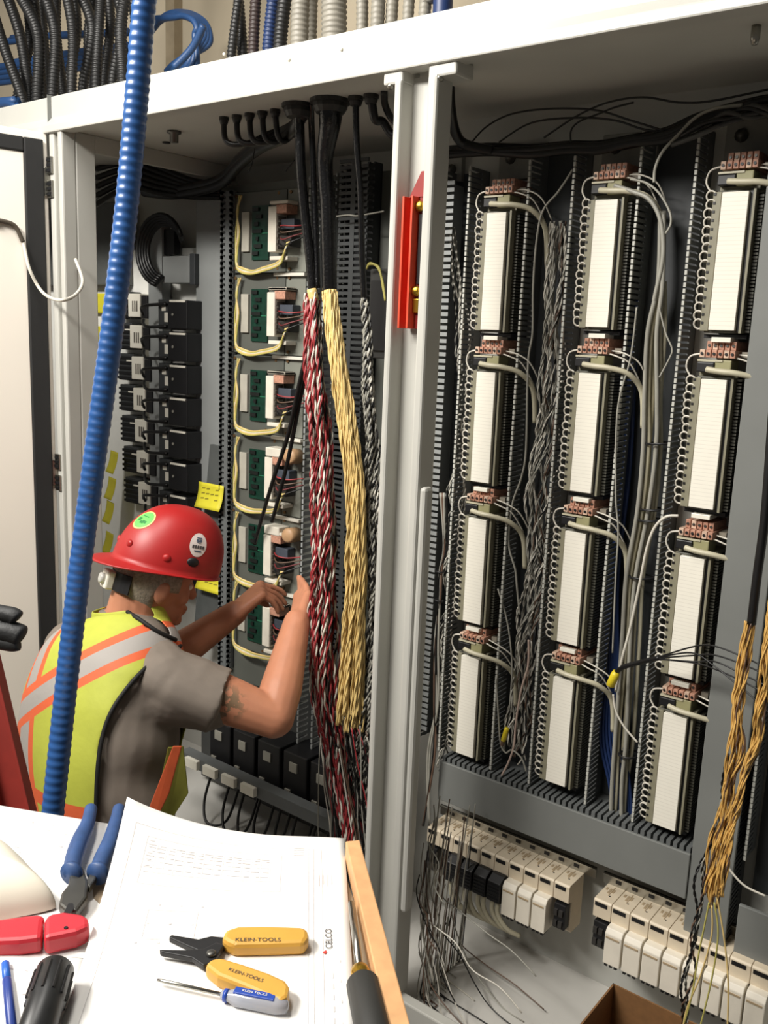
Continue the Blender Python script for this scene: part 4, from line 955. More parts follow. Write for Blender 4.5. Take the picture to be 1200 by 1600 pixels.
# ================================================================ the big blue conduit in the foreground
cp = [W(262, -1500, 1.05), W(256, -700, 1.18), W(246, -320, 1.26), W(236, -120, 1.30), W(229, -40, 1.32), W(224, 20, 1.335), W(212, 170, 1.36), W(196, 340, 1.38), W(172, 540, 1.40), W(150, 700, 1.42), W(126, 880, 1.44), W(106, 1050, 1.45), W(92, 1180, 1.455), W(80, 1300, 1.46), W(66, 1500, 1.47), W(50, 1800, 1.50), W(40, 2300, 1.6)]
corr('blue_conduit', 'large glossy blue corrugated conduit hanging in front of the worker', cp, .0172, BLUEC, None, .0135, amp=.03, n=28, spp=8)
# ================================================================ work table with papers and tools
TZ = 1.0
def T(px, py, z=TZ): return ON(px, py, Z=z)
K = Vector((-0.700, -0.748, 0)); U = Vector((.779, -.627, 0)); V = Vector((-.627, -.779, 0))
tb = thing('work_table', 'work table under the drawings in the foreground', 'table', (K + U*.35 + V*.5))
WOODT = mat('table_top', (150, 132, 108), .6, var=.1, scale=12)
def tbox(mb, u0, u1, v0, v1, z0, z1):
    c = K + U*(u0+u1)/2 + V*(v0+v1)/2; mb.obox((c.x, c.y, (z0+z1)/2), U*(u1-u0)/2, V*(v1-v0)/2, (0, 0, (z1-z0)/2)); return mb
tbox(MB(), .012, .80, .012, 1.1, .968, .9955).build('table_top', WOODT, tb, bevel=.003)
for u in (.06, .74):
    for v in (.05, 1.04): tbox(MB(), u-.02, u+.02, v-.02, v+.02, -.02, .968).build('leg', DSTEEL, tb)
# main drawing sheet, far left corner curling up
SO = Vector((-.703, -.747, 0)); SU = Vector((.676, -.737, 0)).normalized(); SV = Vector((-.737, -.676, 0)).normalized()
def sheet(s, r):
    lift = .062*max(0, (r/.279-.25)/.75)**2*max(0, 1-s/.30)**2 + .004*math.sin(r*14)*max(0, 1-s/.2) 
    p = SO + SU*s + SV*r
    return Vector((p.x, p.y, TZ + .0005 + max(0, lift)))
PAPER = mat('paper_white', (240, 238, 234), .7, var=.01)
INKG = mat('ink_grey', (206, 202, 202), .8, var=.1); INKD = mat('ink_dark', (70, 66, 66), .8); INKR = mat('ink_red', (190, 60, 50), .8)
dr = MB().grid(lambda a, b: sheet(a*.432, b*.279), 30, 24).build('drawing_sheet', PAPER, smooth=True, solid=.0004)
tag(dr, 'large white wiring drawing with a printed table, corner curling up', 'paper')
m = MB()
def ink(mb, s0, s1, r0, r1):
    ns = max(1, int(abs(s1-s0)/.02)); nr = max(1, int(abs(r1-r0)/.02))
    mb.grid(lambda a, b: sheet(s0+(s1-s0)*a, r0+(r1-r0)*b) + Vector((0, 0, .0007)), ns, nr)
L = .0005
for s0, s1, r0, r1 in ((.03, .03+L, .03, .262), (.03, .42, .030, .030+L), (.03, .42, .262, .262+L), (.03, .42, .046, .046+L), (.03, .42, .040, .040+L), (.42, .42+L, .03, .262),
        (.045, .045+L, .08, .245), (.12, .12+L, .08, .245), (.045, .12, .08, .08+L), (.045, .12, .245, .245+L)): ink(m, s0, s1, r0, r1)
for k in range(13):
    r = .095 + k*.0115
    for s in (.056, .060, .066, .074, .082, .092): ink(m, s, s+.0016, r, r+.004+.003*((k*7+int(s*1000)) % 3))
    ink(m, .055, .100, r-.002, r-.002+L*.7)
ink(m, .1005, .1005+L, .085, .235)
for k in range(6): ink(m, .050+k*.010, .0515+k*.010, .236, .242)
for s0, r0, w, h in ((.16, .17, .045, .055),):
    ink(m, s0, s0+L, r0, r0+h); ink(m, s0+w, s0+w+L, r0, r0+h); ink(m, s0, s0+w, r0, r0+L); ink(m, s0, s0+w, r0+h, r0+h+L)
for k in range(9): ink(m, .150+(k % 3)*.03, .152+(k % 3)*.03, .165+k*.008, .168+k*.008)
for k in range(5): ink(m, .028+k*.004, .029+k*.004, .052, .066)
for k in range(4): ink(m, .085, .105+.004*(k % 2), .018+k*.005, .0195+k*.005)
for k in range(8): ink(m, .26+k*.016, .268+k*.016, .020, .0215); 
for k in range(5): ink(m, .24+k*.03, .244+k*.03, .012, .0135)
m.build('printed_lines', INKG, dr, kind='stuff')
def text_mesh(txt, size, p, ux, uy, m, name, parent, bold=0.0):
    cu = bpy.data.curves.new(name, 'FONT'); cu.body = txt; cu.size = size; cu.align_x = 'CENTER'; cu.align_y = 'CENTER'; cu.offset = bold
    ob = bpy.data.objects.new(name, cu); COL.objects.link(ob)
    dg = bpy.context.evaluated_depsgraph_get(); me = bpy.data.meshes.new_from_object(ob.evaluated_get(dg))
    bpy.data.objects.remove(ob); bpy.data.curves.remove(cu)
    ux = Vector(ux).normalized(); uy = Vector(uy).normalized(); p = Vector(p)
    for v in me.vertices: v.co = p + ux*v.co.x + uy*v.co.y
    me.materials.clear(); me.materials.append(m)
    o = bpy.data.objects.new(name, me); COL.objects.link(o)
    if parent is not None:
        o.parent = parent
        if parent.get('_abs'): o.location = -Vector(parent['_abs'])
    return o
c = T(514, 1466, TZ+.0018)
text_mesh('CELCO', .0105, c, -SU, SV*-1 if False else -SV*-1, INKD, 'title_lettering', dr) if False else text_mesh('CELCO', .0105, c, -SU, SV, INKD, 'title_lettering', dr)
c = T(508, 1487, TZ+.0016)
mm = MB(); mm.add([c + SU*.004, c + SU*.001 + SV*.003, c - SU*.003 - SV*.001, c + SU*.001 - SV*.002], [(0, 1, 2, 3)]); mm.build('title_mark', INKR, dr)
# other sheets at the left
def quad_sheet(name, label, pts, z, marks=0):
    P = [T(px, py, z) for px, py in pts]
    f = lambda a, b: (P[0].lerp(P[1], a)).lerp(P[3].lerp(P[2], a), b) + Vector((0, 0, .004*math.sin(a*5)*math.sin(b*3)**2))
    o = MB().grid(f, 10, 10).build(name, PAPER, smooth=True, solid=.0004); tag(o, label, 'paper')
    if marks:
        rr = random.Random(marks); m = MB()
        for k in range(marks):
            a = rr.uniform(.25, .95); b = rr.uniform(.06, .6); w = rr.uniform(.008, .03); h = rr.uniform(.004, .01)
            m.add([f(a, b)+Vector((0, 0, .0008)), f(a+w, b)+Vector((0, 0, .0008)), f(a+w, b+h)+Vector((0, 0, .0008)), f(a, b+h)+Vector((0, 0, .0008))], [(0, 1, 2, 3)])
        m.build('print_marks', INKG, o, kind='stuff')
    return o
quad_sheet('printed_sheet', 'creased white printed sheet under the blue pliers', [(-110, 1240), (222, 1296), (185, 1500), (-160, 1480)], .9985, 46)
quad_sheet('printed_sheet', 'white sheet under the red cutter and black flashlight', [(-60, 1436), (138, 1462), (104, 1640), (-80, 1640)], .9992, 20)
# smooth off-white pouch at the left edge
out = [T(px, py) for px, py in ((-70, 1300), (-20, 1322), (8, 1336), (37, 1362), (62, 1390), (84, 1412), (86, 1420), (60, 1428), (20, 1436), (-30, 1446), (-80, 1446), (-110, 1380))]
cc = sum(out, Vector((0, 0, 0)))/len(out)
outl = []
for i in range(len(out)):
    p0, p1, p2, p3 = out[i-1], out[i], out[(i+1) % len(out)], out[(i+2) % len(out)]
    for k in range(3):
        t = k/3; outl.append(.5*((2*p1)+(p2-p0)*t+(2*p0-5*p1+4*p2-p3)*t*t+(3*p1-p0-3*p2+p3)*t**3))
n = len(outl)
po = MB().grid(lambda a, b: cc.lerp(outl[int(round(a*n)) % n], math.sin(b*math.pi/2)) + Vector((0, 0, .001 + .042*math.cos(b*math.pi/2))), n, 10, cu=True).build('cloth_pouch', mat('pouch_beige', (214, 208, 192), .55, var=.04, scale=8), smooth=True)
tag(po, 'smooth off-white pouch at the left edge of the table', 'pouch')

def flat(pts, z0, z1): return [Vector((p.x, p.y, z0)) for p in [T(px, py, (z0+z1)/2) for px, py in pts]], (0, 0, z1-z0)
# blue handled pliers
pl = thing('pliers', 'side-cutting pliers with worn blue grips lying on the printed sheet', 'pliers', T(130, 1380))
BLG = mat('grip_blue', (48, 76, 122), .5, var=.15, scale=60)
def grip(pts, w, m, name, par, z=.012):
    P = smooth_path([T(px, py, TZ+z) for px, py in pts], 8)
    return MB().tube(P, [w*(.75+.25*math.sin(math.pi*min(1, .15+i/len(P)))) for i in range(len(P))], 12).build(name, m, par, smooth=True)
g_ = grip([(112, 1364), (116, 1340), (126, 1312), (136, 1290), (142, 1264)], .0112, BLG, 'grip', pl, .014)
grip([(152, 1364), (160, 1344), (172, 1318), (180, 1290), (186, 1264)], .0112, BLG, 'grip', pl, .014)
for px, py in ((112, 1364), (153, 1364)):
    MB().lathe([(.0135, -.004), (.0145, 0), (.0135, .004)], T(px, py, TZ+.014), (-.3, .9, 0), 14).build('grip_collar', BLG, pl, smooth=True)
MB().prism(*flat([(112, 1362), (130, 1360), (138, 1385), (136, 1408), (120, 1430), (104, 1430), (92, 1420), (96, 1402), (106, 1390)], TZ+.001, TZ+.014)).build('steel_jaw', DSTEEL, pl, bevel=.003)
MB().prism(*flat([(143, 1362), (154, 1362), (150, 1378), (140, 1392), (132, 1384), (138, 1374)], TZ+.003, TZ+.012)).build('steel_arm', DSTEEL, pl, bevel=.002)
MB().prism(*flat([(100, 1426), (107, 1412), (114, 1412), (116, 1420), (108, 1428)], TZ+.0135, TZ+.0148)).build('jaw_hollow', BLACK, pl)
# red plastic cutter
rc = thing('cable_cutter', 'red plastic cable cutter lying left of the drawing sheet', 'cutter', T(70, 1462))
RDP = mat('cutter_red', (196, 46, 58), .4, var=.06)
MB().prism(*flat([(69, 1480), (70, 1450), (76, 1441), (100, 1437), (128, 1441), (139, 1447), (140, 1460), (120, 1469)], TZ, TZ+.022)).build('jaw', RDP, rc, bevel=.005)
MB().prism(*flat([(-60, 1462), (-10, 1449), (40, 1442), (60, 1440), (72, 1443), (68, 1452), (66, 1477), (30, 1482), (-60, 1486)], TZ, TZ+.020)).build('handle', RDP, rc, bevel=.005)
MB().lathe([(.0022, 0), (.0022, .001)], T(103, 1450, TZ+.0222), (0, 0, 1), 8).build('pin', BLACK, rc)
# black flashlight
fl = thing('flashlight', 'black ribbed flashlight standing out over the bottom left corner', 'flashlight', T(70, 1560))
a = T(88, 1512, TZ+.019); b = T(48, 1640, TZ+.019)
MB().lathe([(.004, 0), (.015, .001), (.0185, .006), (.0185, .05), (.017, .055), (.0175, .16)], a, b-a, 24).build('barrel', mat('flash_black', (30, 31, 32), .4), fl, smooth=True)
ax = (b-a).normalized(); o1 = ax.orthogonal().normalized(); o2 = ax.cross(o1)
for k in range(12):
    th = k*6.283/12; d = o1*math.cos(th)+o2*math.sin(th)
    MB().tube([a+ax*.012+d*.0183, a+ax*.05+d*.0183], .0016, 5).build('rib', BLACK, fl)
# pen
pn = thing('pen', 'blue ballpoint pen at the bottom left corner', 'pen', T(12, 1550))
a = T(8, 1504, TZ+.005); b = T(24, 1660, TZ+.005)
MB().lathe([(.003, 0), (.0042, .002), (.0042, .03)], a, b-a, 12).build('cap', mat('pen_blue_light', (40, 100, 190), .35), pn, smooth=True)
MB().lathe([(.0046, .028), (.0048, .03), (.0046, .12)], a, b-a, 12).build('barrel', mat('pen_blue', (44, 66, 140), .35), pn, smooth=True)
# wire stripper with yellow grips
ws = thing('wire_stripper', 'wire stripper with black jaws and yellow grips lying on the drawing', 'pliers', T(340, 1490))
YG = mat('grip_yellow', (206, 156, 66), .45, var=.05)
MB().prism(*flat([(268, 1464), (264, 1468), (290, 1480), (318, 1492), (340, 1492), (356, 1478), (352, 1468), (330, 1466), (310, 1471)], TZ+.003, TZ+.009)).build('jaw', BLACK, ws, bevel=.001)
MB().prism(*flat([(249, 1487), (252, 1491), (300, 1500), (318, 1512), (334, 1506), (350, 1480), (338, 1476), (318, 1486), (290, 1488)], TZ+.006, TZ+.012)).build('jaw', BLACK, ws, bevel=.001)
MB().lathe([(.005, 0), (.005, .003), (.003, .004)], T(330, 1492, TZ+.012), (0, 0, 1), 12).build('pivot', DSTEEL, ws, smooth=True)
h1 = MB().prism(*flat([(346, 1476), (352, 1462), (372, 1456), (410, 1455), (474, 1457), (482, 1464), (482, 1474), (476, 1483), (420, 1485), (366, 1486), (356, 1482)], TZ+.001, TZ+.017)).build('grip', YG, ws, bevel=.006)
h2 = MB().prism(*flat([(320, 1518), (330, 1508), (346, 1506), (380, 1516), (420, 1530), (446, 1542), (453, 1552), (450, 1568), (440, 1574), (424, 1570), (380, 1550), (340, 1534)], TZ+.001, TZ+.017)).build('grip', YG, ws, bevel=.006)
d1 = (T(470, 1470)-T(370, 1470)).normalized(); u1 = Vector((-d1.y, d1.x, 0))
text_mesh('KLEIN-TOOLS', .0078, T(403, 1468, TZ+.0176), d1, u1, INKD, 'grip_lettering', h1)
d2 = (T(420, 1532)-T(350, 1508)).normalized(); u2 = Vector((-d2.y, d2.x, 0))
text_mesh('KLEIN-TOOLS', .0065, T(384, 1523, TZ+.0176), d2, u2, INKD, 'grip_lettering', h2)
# small screwdriver
sd = thing('screwdriver', 'small screwdriver with clear and blue handle in front of the stripper', 'screwdriver', T(350, 1555))
a = T(246, 1531, TZ+.008); b = T(352, 1555, TZ+.008); c = T(448, 1574, TZ+.008)
MB().tube([a, a.lerp(b, .08), b], [.0012, .0019, .0019], 10).build('shaft', STEEL, sd, smooth=True)
ax = (c-b); Lh = ax.length
CLR = mat('clear_handle', (196, 200, 212), .15, var=.03, trans=.45)
MB().lathe([(.004, -.004), (.006, 0), (.0055, .004), (.0085, .012), (.0085, Lh*.85), (.006, Lh), (.002, Lh+.002)], b, ax, 16).build('handle', CLR, sd, smooth=True)
MB().lathe([(.0062, -.001), (.0064, .003)], b, ax, 12).build('blue_ring', mat('sd_blue', (36, 70, 160), .35), sd, smooth=True)
axn = ax.normalized(); sdv = Vector((-axn.y, axn.x, 0))
MB().obox(b.lerp(c, .48)+Vector((0, 0, .0078)), axn*Lh*.33, sdv*.0044, (0, 0, .0012)).build('blue_print', MATS['sd_blue'], sd, bevel=.0008)
text_mesh('KLEIN TOOLS', .0042, b.lerp(c, .48)+Vector((0, 0, .0094)), axn, sdv, LABELW, 'handle_lettering', sd)
# wooden bar along the table edge
WD = mat('bare_wood', (206, 158, 110), .6, var=.12, scale=40)
bz = TZ+.022
A0, A1 = T(540, 1314, bz), T(562, 1312, bz); B0, B1 = T(614, 1640, bz), T(652, 1640, bz)
bar = MB().prism([A0, A1, B1, B0], (0, 0, -.026)).build('wooden_bar', WD, bevel=.0015); tag(bar, 'bare wooden bar along the right edge of the table', 'wooden bar')
# nut driver
nd = thing('nut_driver', 'nut driver with black grip and brass collar between drawing and wooden bar', 'screwdriver', T(565, 1500))
a = T(549, 1412, TZ+.012); b = T(562, 1516, TZ+.014); c = T(590, 1650, TZ+.018)
MB().tube([a, b], .0042, 12).build('shaft', STEEL, nd, smooth=True)
MB().lathe([(.006, -.004), (.0095, 0), (.0105, .008), (.009, .014), (.0105, .018)], b, c-b, 16).build('brass_collar', BRASS, nd, smooth=True)
MB().lathe([(.011, .014), (.0165, .022), (.0165, .10), (.014, .12)], b, c-b, 18).build('grip', mat('nut_grip', (44, 44, 42), .6), nd, smooth=True)

# ================================================================ red ladder rail and black glove at the left
lad = thing('ladder', 'dark red ladder rail leaning at the left edge behind the table', 'ladder', W(60, 1290, 1.62))
LR = mat('ladder_red', (128, 34, 24), .5, var=.1)
p0, p1 = W(-60, 880, 1.62), W(66, 1420, 1.55)
d = (p1-p0).normalized(); sx = Vector((.80, .60, 0)); sy = d.cross(sx).normalized(); sx = sy.cross(d).normalized()
q0 = p0 - d*.55; q1 = p0 + d*((p0.z+.015)/max(.01, -d.z)); c = (q0+q1)/2; hl = (q1-q0)/2
for off in (0, -.38):
    MB().obox(c + sx*off, hl, sx*.028, sy*.004).build('rail_web', LR, lad, bevel=.001)
    for k in (-1, 1): MB().obox(c + sx*(.026*k+off) + sy*.014, hl, sx*.003, sy*.014).build('rail_flange', LR, lad, bevel=.001)
for k in range(6): MB().obox(q0 + d*(.12+.27*k) - sx*.19 + sy*.014, sx*.165, d*.022, sy*.012).build('rung', LR, lad, bevel=.002)
gl = thing('work_glove', 'black work glove hanging over the ladder at the left edge', 'glove', W(0, 1000, 1.5))
gm = MB(); gt = 1.50
for pts, r in (([(-40, 950), (0, 958), (20, 962), (28, 968)], .014), ([(-40, 985), (0, 985), (24, 990), (36, 996)], .0185), ([(-40, 1000), (0, 1003), (20, 1006), (30, 1004)], .013), ([(-30, 972), (-5, 974), (10, 978)], .012)):
    P = smooth_path([W(px, py, gt) for px, py in pts], 6)
    gm.tube(P, [r]*(len(P)-3) + [r*.92, r*.75, r*.35], 12)
gm.build('finger', mat('glove_black', (26, 27, 28), .55, bump=.4, bscale=150), gl, smooth=True)
MB().ell(W(-46, 978, gt), RX*.035, DN*.04, FW*.02).build('palm', MATS['glove_black'], gl, smooth=True)
# ================================================================ the worker
from mathutils.bvhtree import BVHTree
def remesh(mb, voxel, name, m, smooth_it=4):
    ob = mb.build(name, m); md = ob.modifiers.new('r', 'REMESH'); md.mode = 'VOXEL'; md.voxel_size = voxel; md.use_smooth_shade = True
    sm = ob.modifiers.new('s', 'SMOOTH'); sm.factor = .5; sm.iterations = smooth_it
    bpy.context.view_layer.update()
    dg = bpy.context.evaluated_depsgraph_get(); me = bpy.data.meshes.new_from_object(ob.evaluated_get(dg))
    ob.modifiers.clear(); old = ob.data; ob.data = me; bpy.data.meshes.remove(old)
    me.materials.clear(); me.materials.append(m)
    me.polygons.foreach_set('use_smooth', [True]*len(me.polygons))
    return ob
H = W(243, 905, 2.42)
HF = Vector((.30, .91, -.27)).normalized(); HR = HF.cross(Vector((0, 0, 1))).normalized(); HU = HR.cross(HF).normalized()
def hp(f, r, u): return H + HF*f + HR*r + HU*u
NB = W(208, 985, 2.42)
RS = W(262, 1058, 2.24); RE = W(428, 1122, 2.26); RW = W(464, 972, 2.44)
LS = W(118, 1015, 2.52); LE = W(255, 1035, 2.52); LW = W(368, 957, 2.60)
SPN = [(W(200, 946, 2.42), .078, .070), (W(203, 970, 2.42), .095, .075), (W(196, 1000, 2.40), .165, .10), (W(180, 1040, 2.38), .222, .135), (W(164, 1100, 2.36), .235, .152), (W(154, 1180, 2.34), .226, .155), (W(160, 1270, 2.33), .205, .150), (W(165, 1370, 2.33), .200, .155)]
SX = Vector((1, -.10, .05)).normalized()
def torso(mb, k=1.0, add=0.0, n=28, i0=0, i1=None, cap=True):
    sec = SPN[i0:i1]; C = [s[0] for s in sec]
    P = smooth_path(C, 5); N = len(P); vs = []
    for i, p in enumerate(P):
        u = i/(N-1)*(len(sec)-1); j = min(int(u), len(sec)-2); q = u-j
        hw = (sec[j][1]*(1-q)+sec[j+1][1]*q)*k+add; hd = (sec[j][2]*(1-q)+sec[j+1][2]*q)*k+add
        t = (P[min(i+1, N-1)]-P[max(i-1, 0)]).normalized(); ax = (SX - t*SX.dot(t)).normalized(); ay = t.cross(ax)
        for a in range(n):
            th = 6.2832*a/n; c, s = math.cos(th), math.sin(th)
            e = .82; vs.append(p + ax*hw*math.copysign(abs(c)**e, c) + ay*hd*math.copysign(abs(s)**e, s))
    fs = [(i*n+a, i*n+(a+1) % n, (i+1)*n+(a+1) % n, (i+1)*n+a) for i in range(N-1) for a in range(n)]
    if cap: fs += [tuple(range(n-1, -1, -1)), tuple((N-1)*n+a for a in range(n))]
    mb.add(vs, fs); return mb
b = MB(); torso(b, .90)
# head, face and neck
b.ell(hp(-.005, 0, .015), HF*.098, HR*.076, HU*.112); b.ell(hp(.035, 0, -.070), HF*.058, HR*.055, HU*.052)
b.ell(hp(.052, 0, -.02), HF*.048, HR*.056, HU*.075); b.ell(hp(.080, 0, -.098), HF*.020, HR*.026, HU*.018)
b.caps(hp(.092, 0, .012), .010, hp(.112, 0, -.026), .014); b.ell(hp(.095, 0, -.062), HF*.012, HR*.026, HU*.008); b.ell(hp(.093, 0, -.074), HF*.012, HR*.023, HU*.008)
b.ell(hp(.088, 0, .030), HF*.014, HR*.050, HU*.012)
for s in (-1, 1):
    b.ell(hp(-.008, s*.079, -.018), HF*.020, HR*.010, HU*.033); b.ell(hp(-.002, s*.083, -.014), HF*.014, HR*.008, HU*.026)
    b.ell(hp(.062, s*.040, -.030), HF*.025, HR*.022, HU*.025)
b.caps(hp(-.030, 0, -.045), .066, NB, .074); b.caps(hp(-.055, 0, -.02), .05, NB + Vector((0, -.03, 0)), .06)
b.caps(NB, .075, RS, .055); b.caps(NB, .075, LS, .055)
# arms
def arm(S, E, Wr, rr):
    b.caps(S, rr[0], S.lerp(E, .55), rr[1]); b.caps(S.lerp(E, .55), rr[1], E, rr[2])
    b.caps(E, rr[2], E.lerp(Wr, .28), rr[3]); b.caps(E.lerp(Wr, .28), rr[3], Wr, rr[4])
arm(RS, RE, RW, (.064, .060, .050, .054, .036))
arm(LS, LE, LW, (.062, .055, .050, .051, .035))
# hands: palm, four fingers with two bends, thumb from the side of the palm
def finger(pts, r): 
    P = [Vector(p) for p in pts]
    for i in range(len(P)-1): b.caps(P[i], r*(1-.08*i), P[i+1], r*(1-.08*(i+1)), 10)
def hand(Wr, kn, spread, tip, curl, side, r=.0106):
    # Wr wrist, kn knuckle centre, spread = vector over the knuckles (index to little), tip = finger direction, curl = palm direction
    pd = (kn-Wr); sp = spread.normalized()
    for a in (-.040, -.013, .014, .038): b.caps(Wr + sp*a*.6, .020, kn + sp*a, .0145, 10)
    b.ell(Wr.lerp(kn, .55), pd*.58, sp*.046, curl.normalized()*.020)
    for a, L, cv in ((-.040, 1.0, .25), (-.013, 1.08, .45), (.014, 1.02, .60), (.038, .85, .75)):
        k0 = kn + sp*a; d1 = (tip.normalized()*(1-cv*.5) + curl.normalized()*cv*.7).normalized()
        d2 = (tip.normalized()*(1-cv) + curl.normalized()*cv*1.3).normalized(); d3 = (tip.normalized()*(.6-cv) + curl.normalized()*(cv*1.3+.3)).normalized()
        p1 = k0 + d1*.042*L; p2 = p1 + d2*.026*L; p3 = p2 + d3*.020*L
        finger((k0, p1, p2, p3), r)
    t0 = Wr.lerp(kn, .25) - sp*.026; t1 = t0 + (pd.normalized()*.6 - sp*.5 + curl.normalized()*.6).normalized()*.042
    t2 = t1 + (pd.normalized()*.9 + curl.normalized()*.5 + sp*.1).normalized()*.032; t3 = t2 + (tip.normalized()*.8 + curl.normalized()*.4 + sp*.3).normalized()*.024
    finger((t0, t1, t2, t3), .0126)
# left hand reaches the boards, back of the hand up and towards the camera
LK = W(408, 922, 2.66)
hand(LW, LK, W(408, 938, 2.62)-W(404, 915, 2.72), W(446, 925, 2.70)-W(404, 923, 2.66), Vector((.25, .35, -.9)), 1)
RK = W(476, 928, 2.54)
hand(RW, RK, W(488, 932, 2.48)-W(466, 926, 2.62), W(474, 895, 2.62)-W(475, 925, 2.54), Vector((-.75, .55, .1)), 1)
SKIN = mat('skin', (186, 126, 96), .5, var=.06, scale=25, bump=.08, bscale=300)
nt = SKIN.node_tree; bs = nt.nodes['Principled BSDF']; bs.inputs['Subsurface Weight'].default_value = .08; bs.inputs['Subsurface Radius'].default_value = (.02, .008, .004)
# dark green ink on the right upper arm below the sleeve
src = bs.inputs['Base Color'].links[0].from_socket
tc = nt.nodes.new('ShaderNodeTexCoord'); vd = nt.nodes.new('ShaderNodeVectorMath'); vd.operation = 'DISTANCE'
tp = W(352, 1100, 2.19); vd.inputs[1].default_value = tp; nt.links.new(tc.outputs['Object'], vd.inputs[0])
mr = nt.nodes.new('ShaderNodeMapRange'); mr.inputs[1].default_value = .03; mr.inputs[2].default_value = .058; mr.inputs[3].default_value = .75; mr.inputs[4].default_value = 0
nt.links.new(vd.outputs['Value'], mr.inputs[0])
vo = nt.nodes.new('ShaderNodeTexNoise'); vo.inputs['Scale'].default_value = 55; nt.links.new(tc.outputs['Object'], vo.inputs['Vector'])
gt_ = nt.nodes.new('ShaderNodeMath'); gt_.operation = 'GREATER_THAN'; gt_.inputs[1].default_value = .48; nt.links.new(vo.outputs['Fac'], gt_.inputs[0])
mu = nt.nodes.new('ShaderNodeMath'); mu.operation = 'MULTIPLY'; nt.links.new(mr.outputs[0], mu.inputs[0]); nt.links.new(gt_.outputs[0], mu.inputs[1])
mx = nt.nodes.new('ShaderNodeMix'); mx.data_type = 'RGBA'; nt.links.new(mu.outputs[0], mx.inputs[0]); nt.links.new(src, mx.inputs[6]); mx.inputs[7].default_value = srgb(96, 92, 70)
nt.links.new(mx.outputs[2], bs.inputs['Base Color'])
person = remesh(b, .0045, 'person', SKIN, 5)
tag(person, 'kneeling worker in red hard hat and hi-vis vest reaching into the left bay', 'person')
for s in (-1, 1):
    MB().ell(hp(.083, s*.031, .000), HF*.010, HR*.013, HU*.010, 12, 8).build('eye', LABELW, person, smooth=True)
# T-shirt: torso and short sleeves
SHIRT = mat('shirt_grey', (122, 112, 102), .8, var=.08, scale=20, bump=.3, bscale=40)
s = MB(); torso(s, 1.0, 0)
hem = RS.lerp(RE, .50)
s.caps(RS + Vector((-.005, .005, -.008)), .080, RS.lerp(RE, .30), .080); s.lathe([(.076, 0), (.082, .02), (.088, (hem-RS).length)], RS + Vector((0, 0, -.010)), hem-RS, 20); s.caps(RS + Vector((.02, 0, -.05)), .07, RS.lerp(RE, .38) + Vector((0, 0, -.035)), .066)
s.caps(NB + Vector((0, 0, -.03)), .075, RS, .075); s.caps(NB + Vector((0, 0, -.03)), .075, LS, .075)
s.caps(LS, .085, LS.lerp(LE, .45), .075)
shirt = remesh(s, .006, 'shirt', SHIRT, 6); shirt.parent = person
# creases in the sleeve: shallow folds pushed into the mesh
me = shirt.data; ad = (hem-RS).normalized()
nrms = [Vector(v.normal) for v in me.vertices]
for v, vn in zip(me.vertices, nrms):
    p = Vector(v.co); q = (p-RS).dot(ad)
    k = .0055*math.sin(46*(p.z*1.2+q*.9) + 3*math.sin(9*p.x+4*p.y))*max(0, min(1, (q+.12)/.12))
    v.co = p + vn*k
# trousers, kneeling
PANT = mat('trousers_dark', (40, 42, 46), .8, var=.1, bump=.3, bscale=60)
t = MB(); pel = SPN[-1][0]; t.ell(pel, SX*.20, Vector((0, .17, 0)), Vector((0, 0, .15)))
for sgn in (-1, 1):
    hip = pel + SX*.10*sgn + Vector((0, .02, -.04)); kn = Vector((hip.x + .06*sgn, hip.y + .27, .075)); an = Vector((hip.x + .04*sgn, hip.y - .17, .07))
    t.caps(hip, .10, kn, .072); t.caps(kn, .068, an, .05)
pants = remesh(t, .009, 'trousers', PANT, 4); pants.parent = person
for sgn in (-1, 1):
    hip = pel + SX*.10*sgn; an = Vector((hip.x + .04*sgn, hip.y - .17, .05))
    bt = MB(); bt.ell(an + Vector((0, -.06, -.005)), (.048, 0, 0), (0, .12, 0), (0, 0, .05)); bt.build('boot', mat('boot_brown', (70, 50, 36), .6), person, smooth=True)
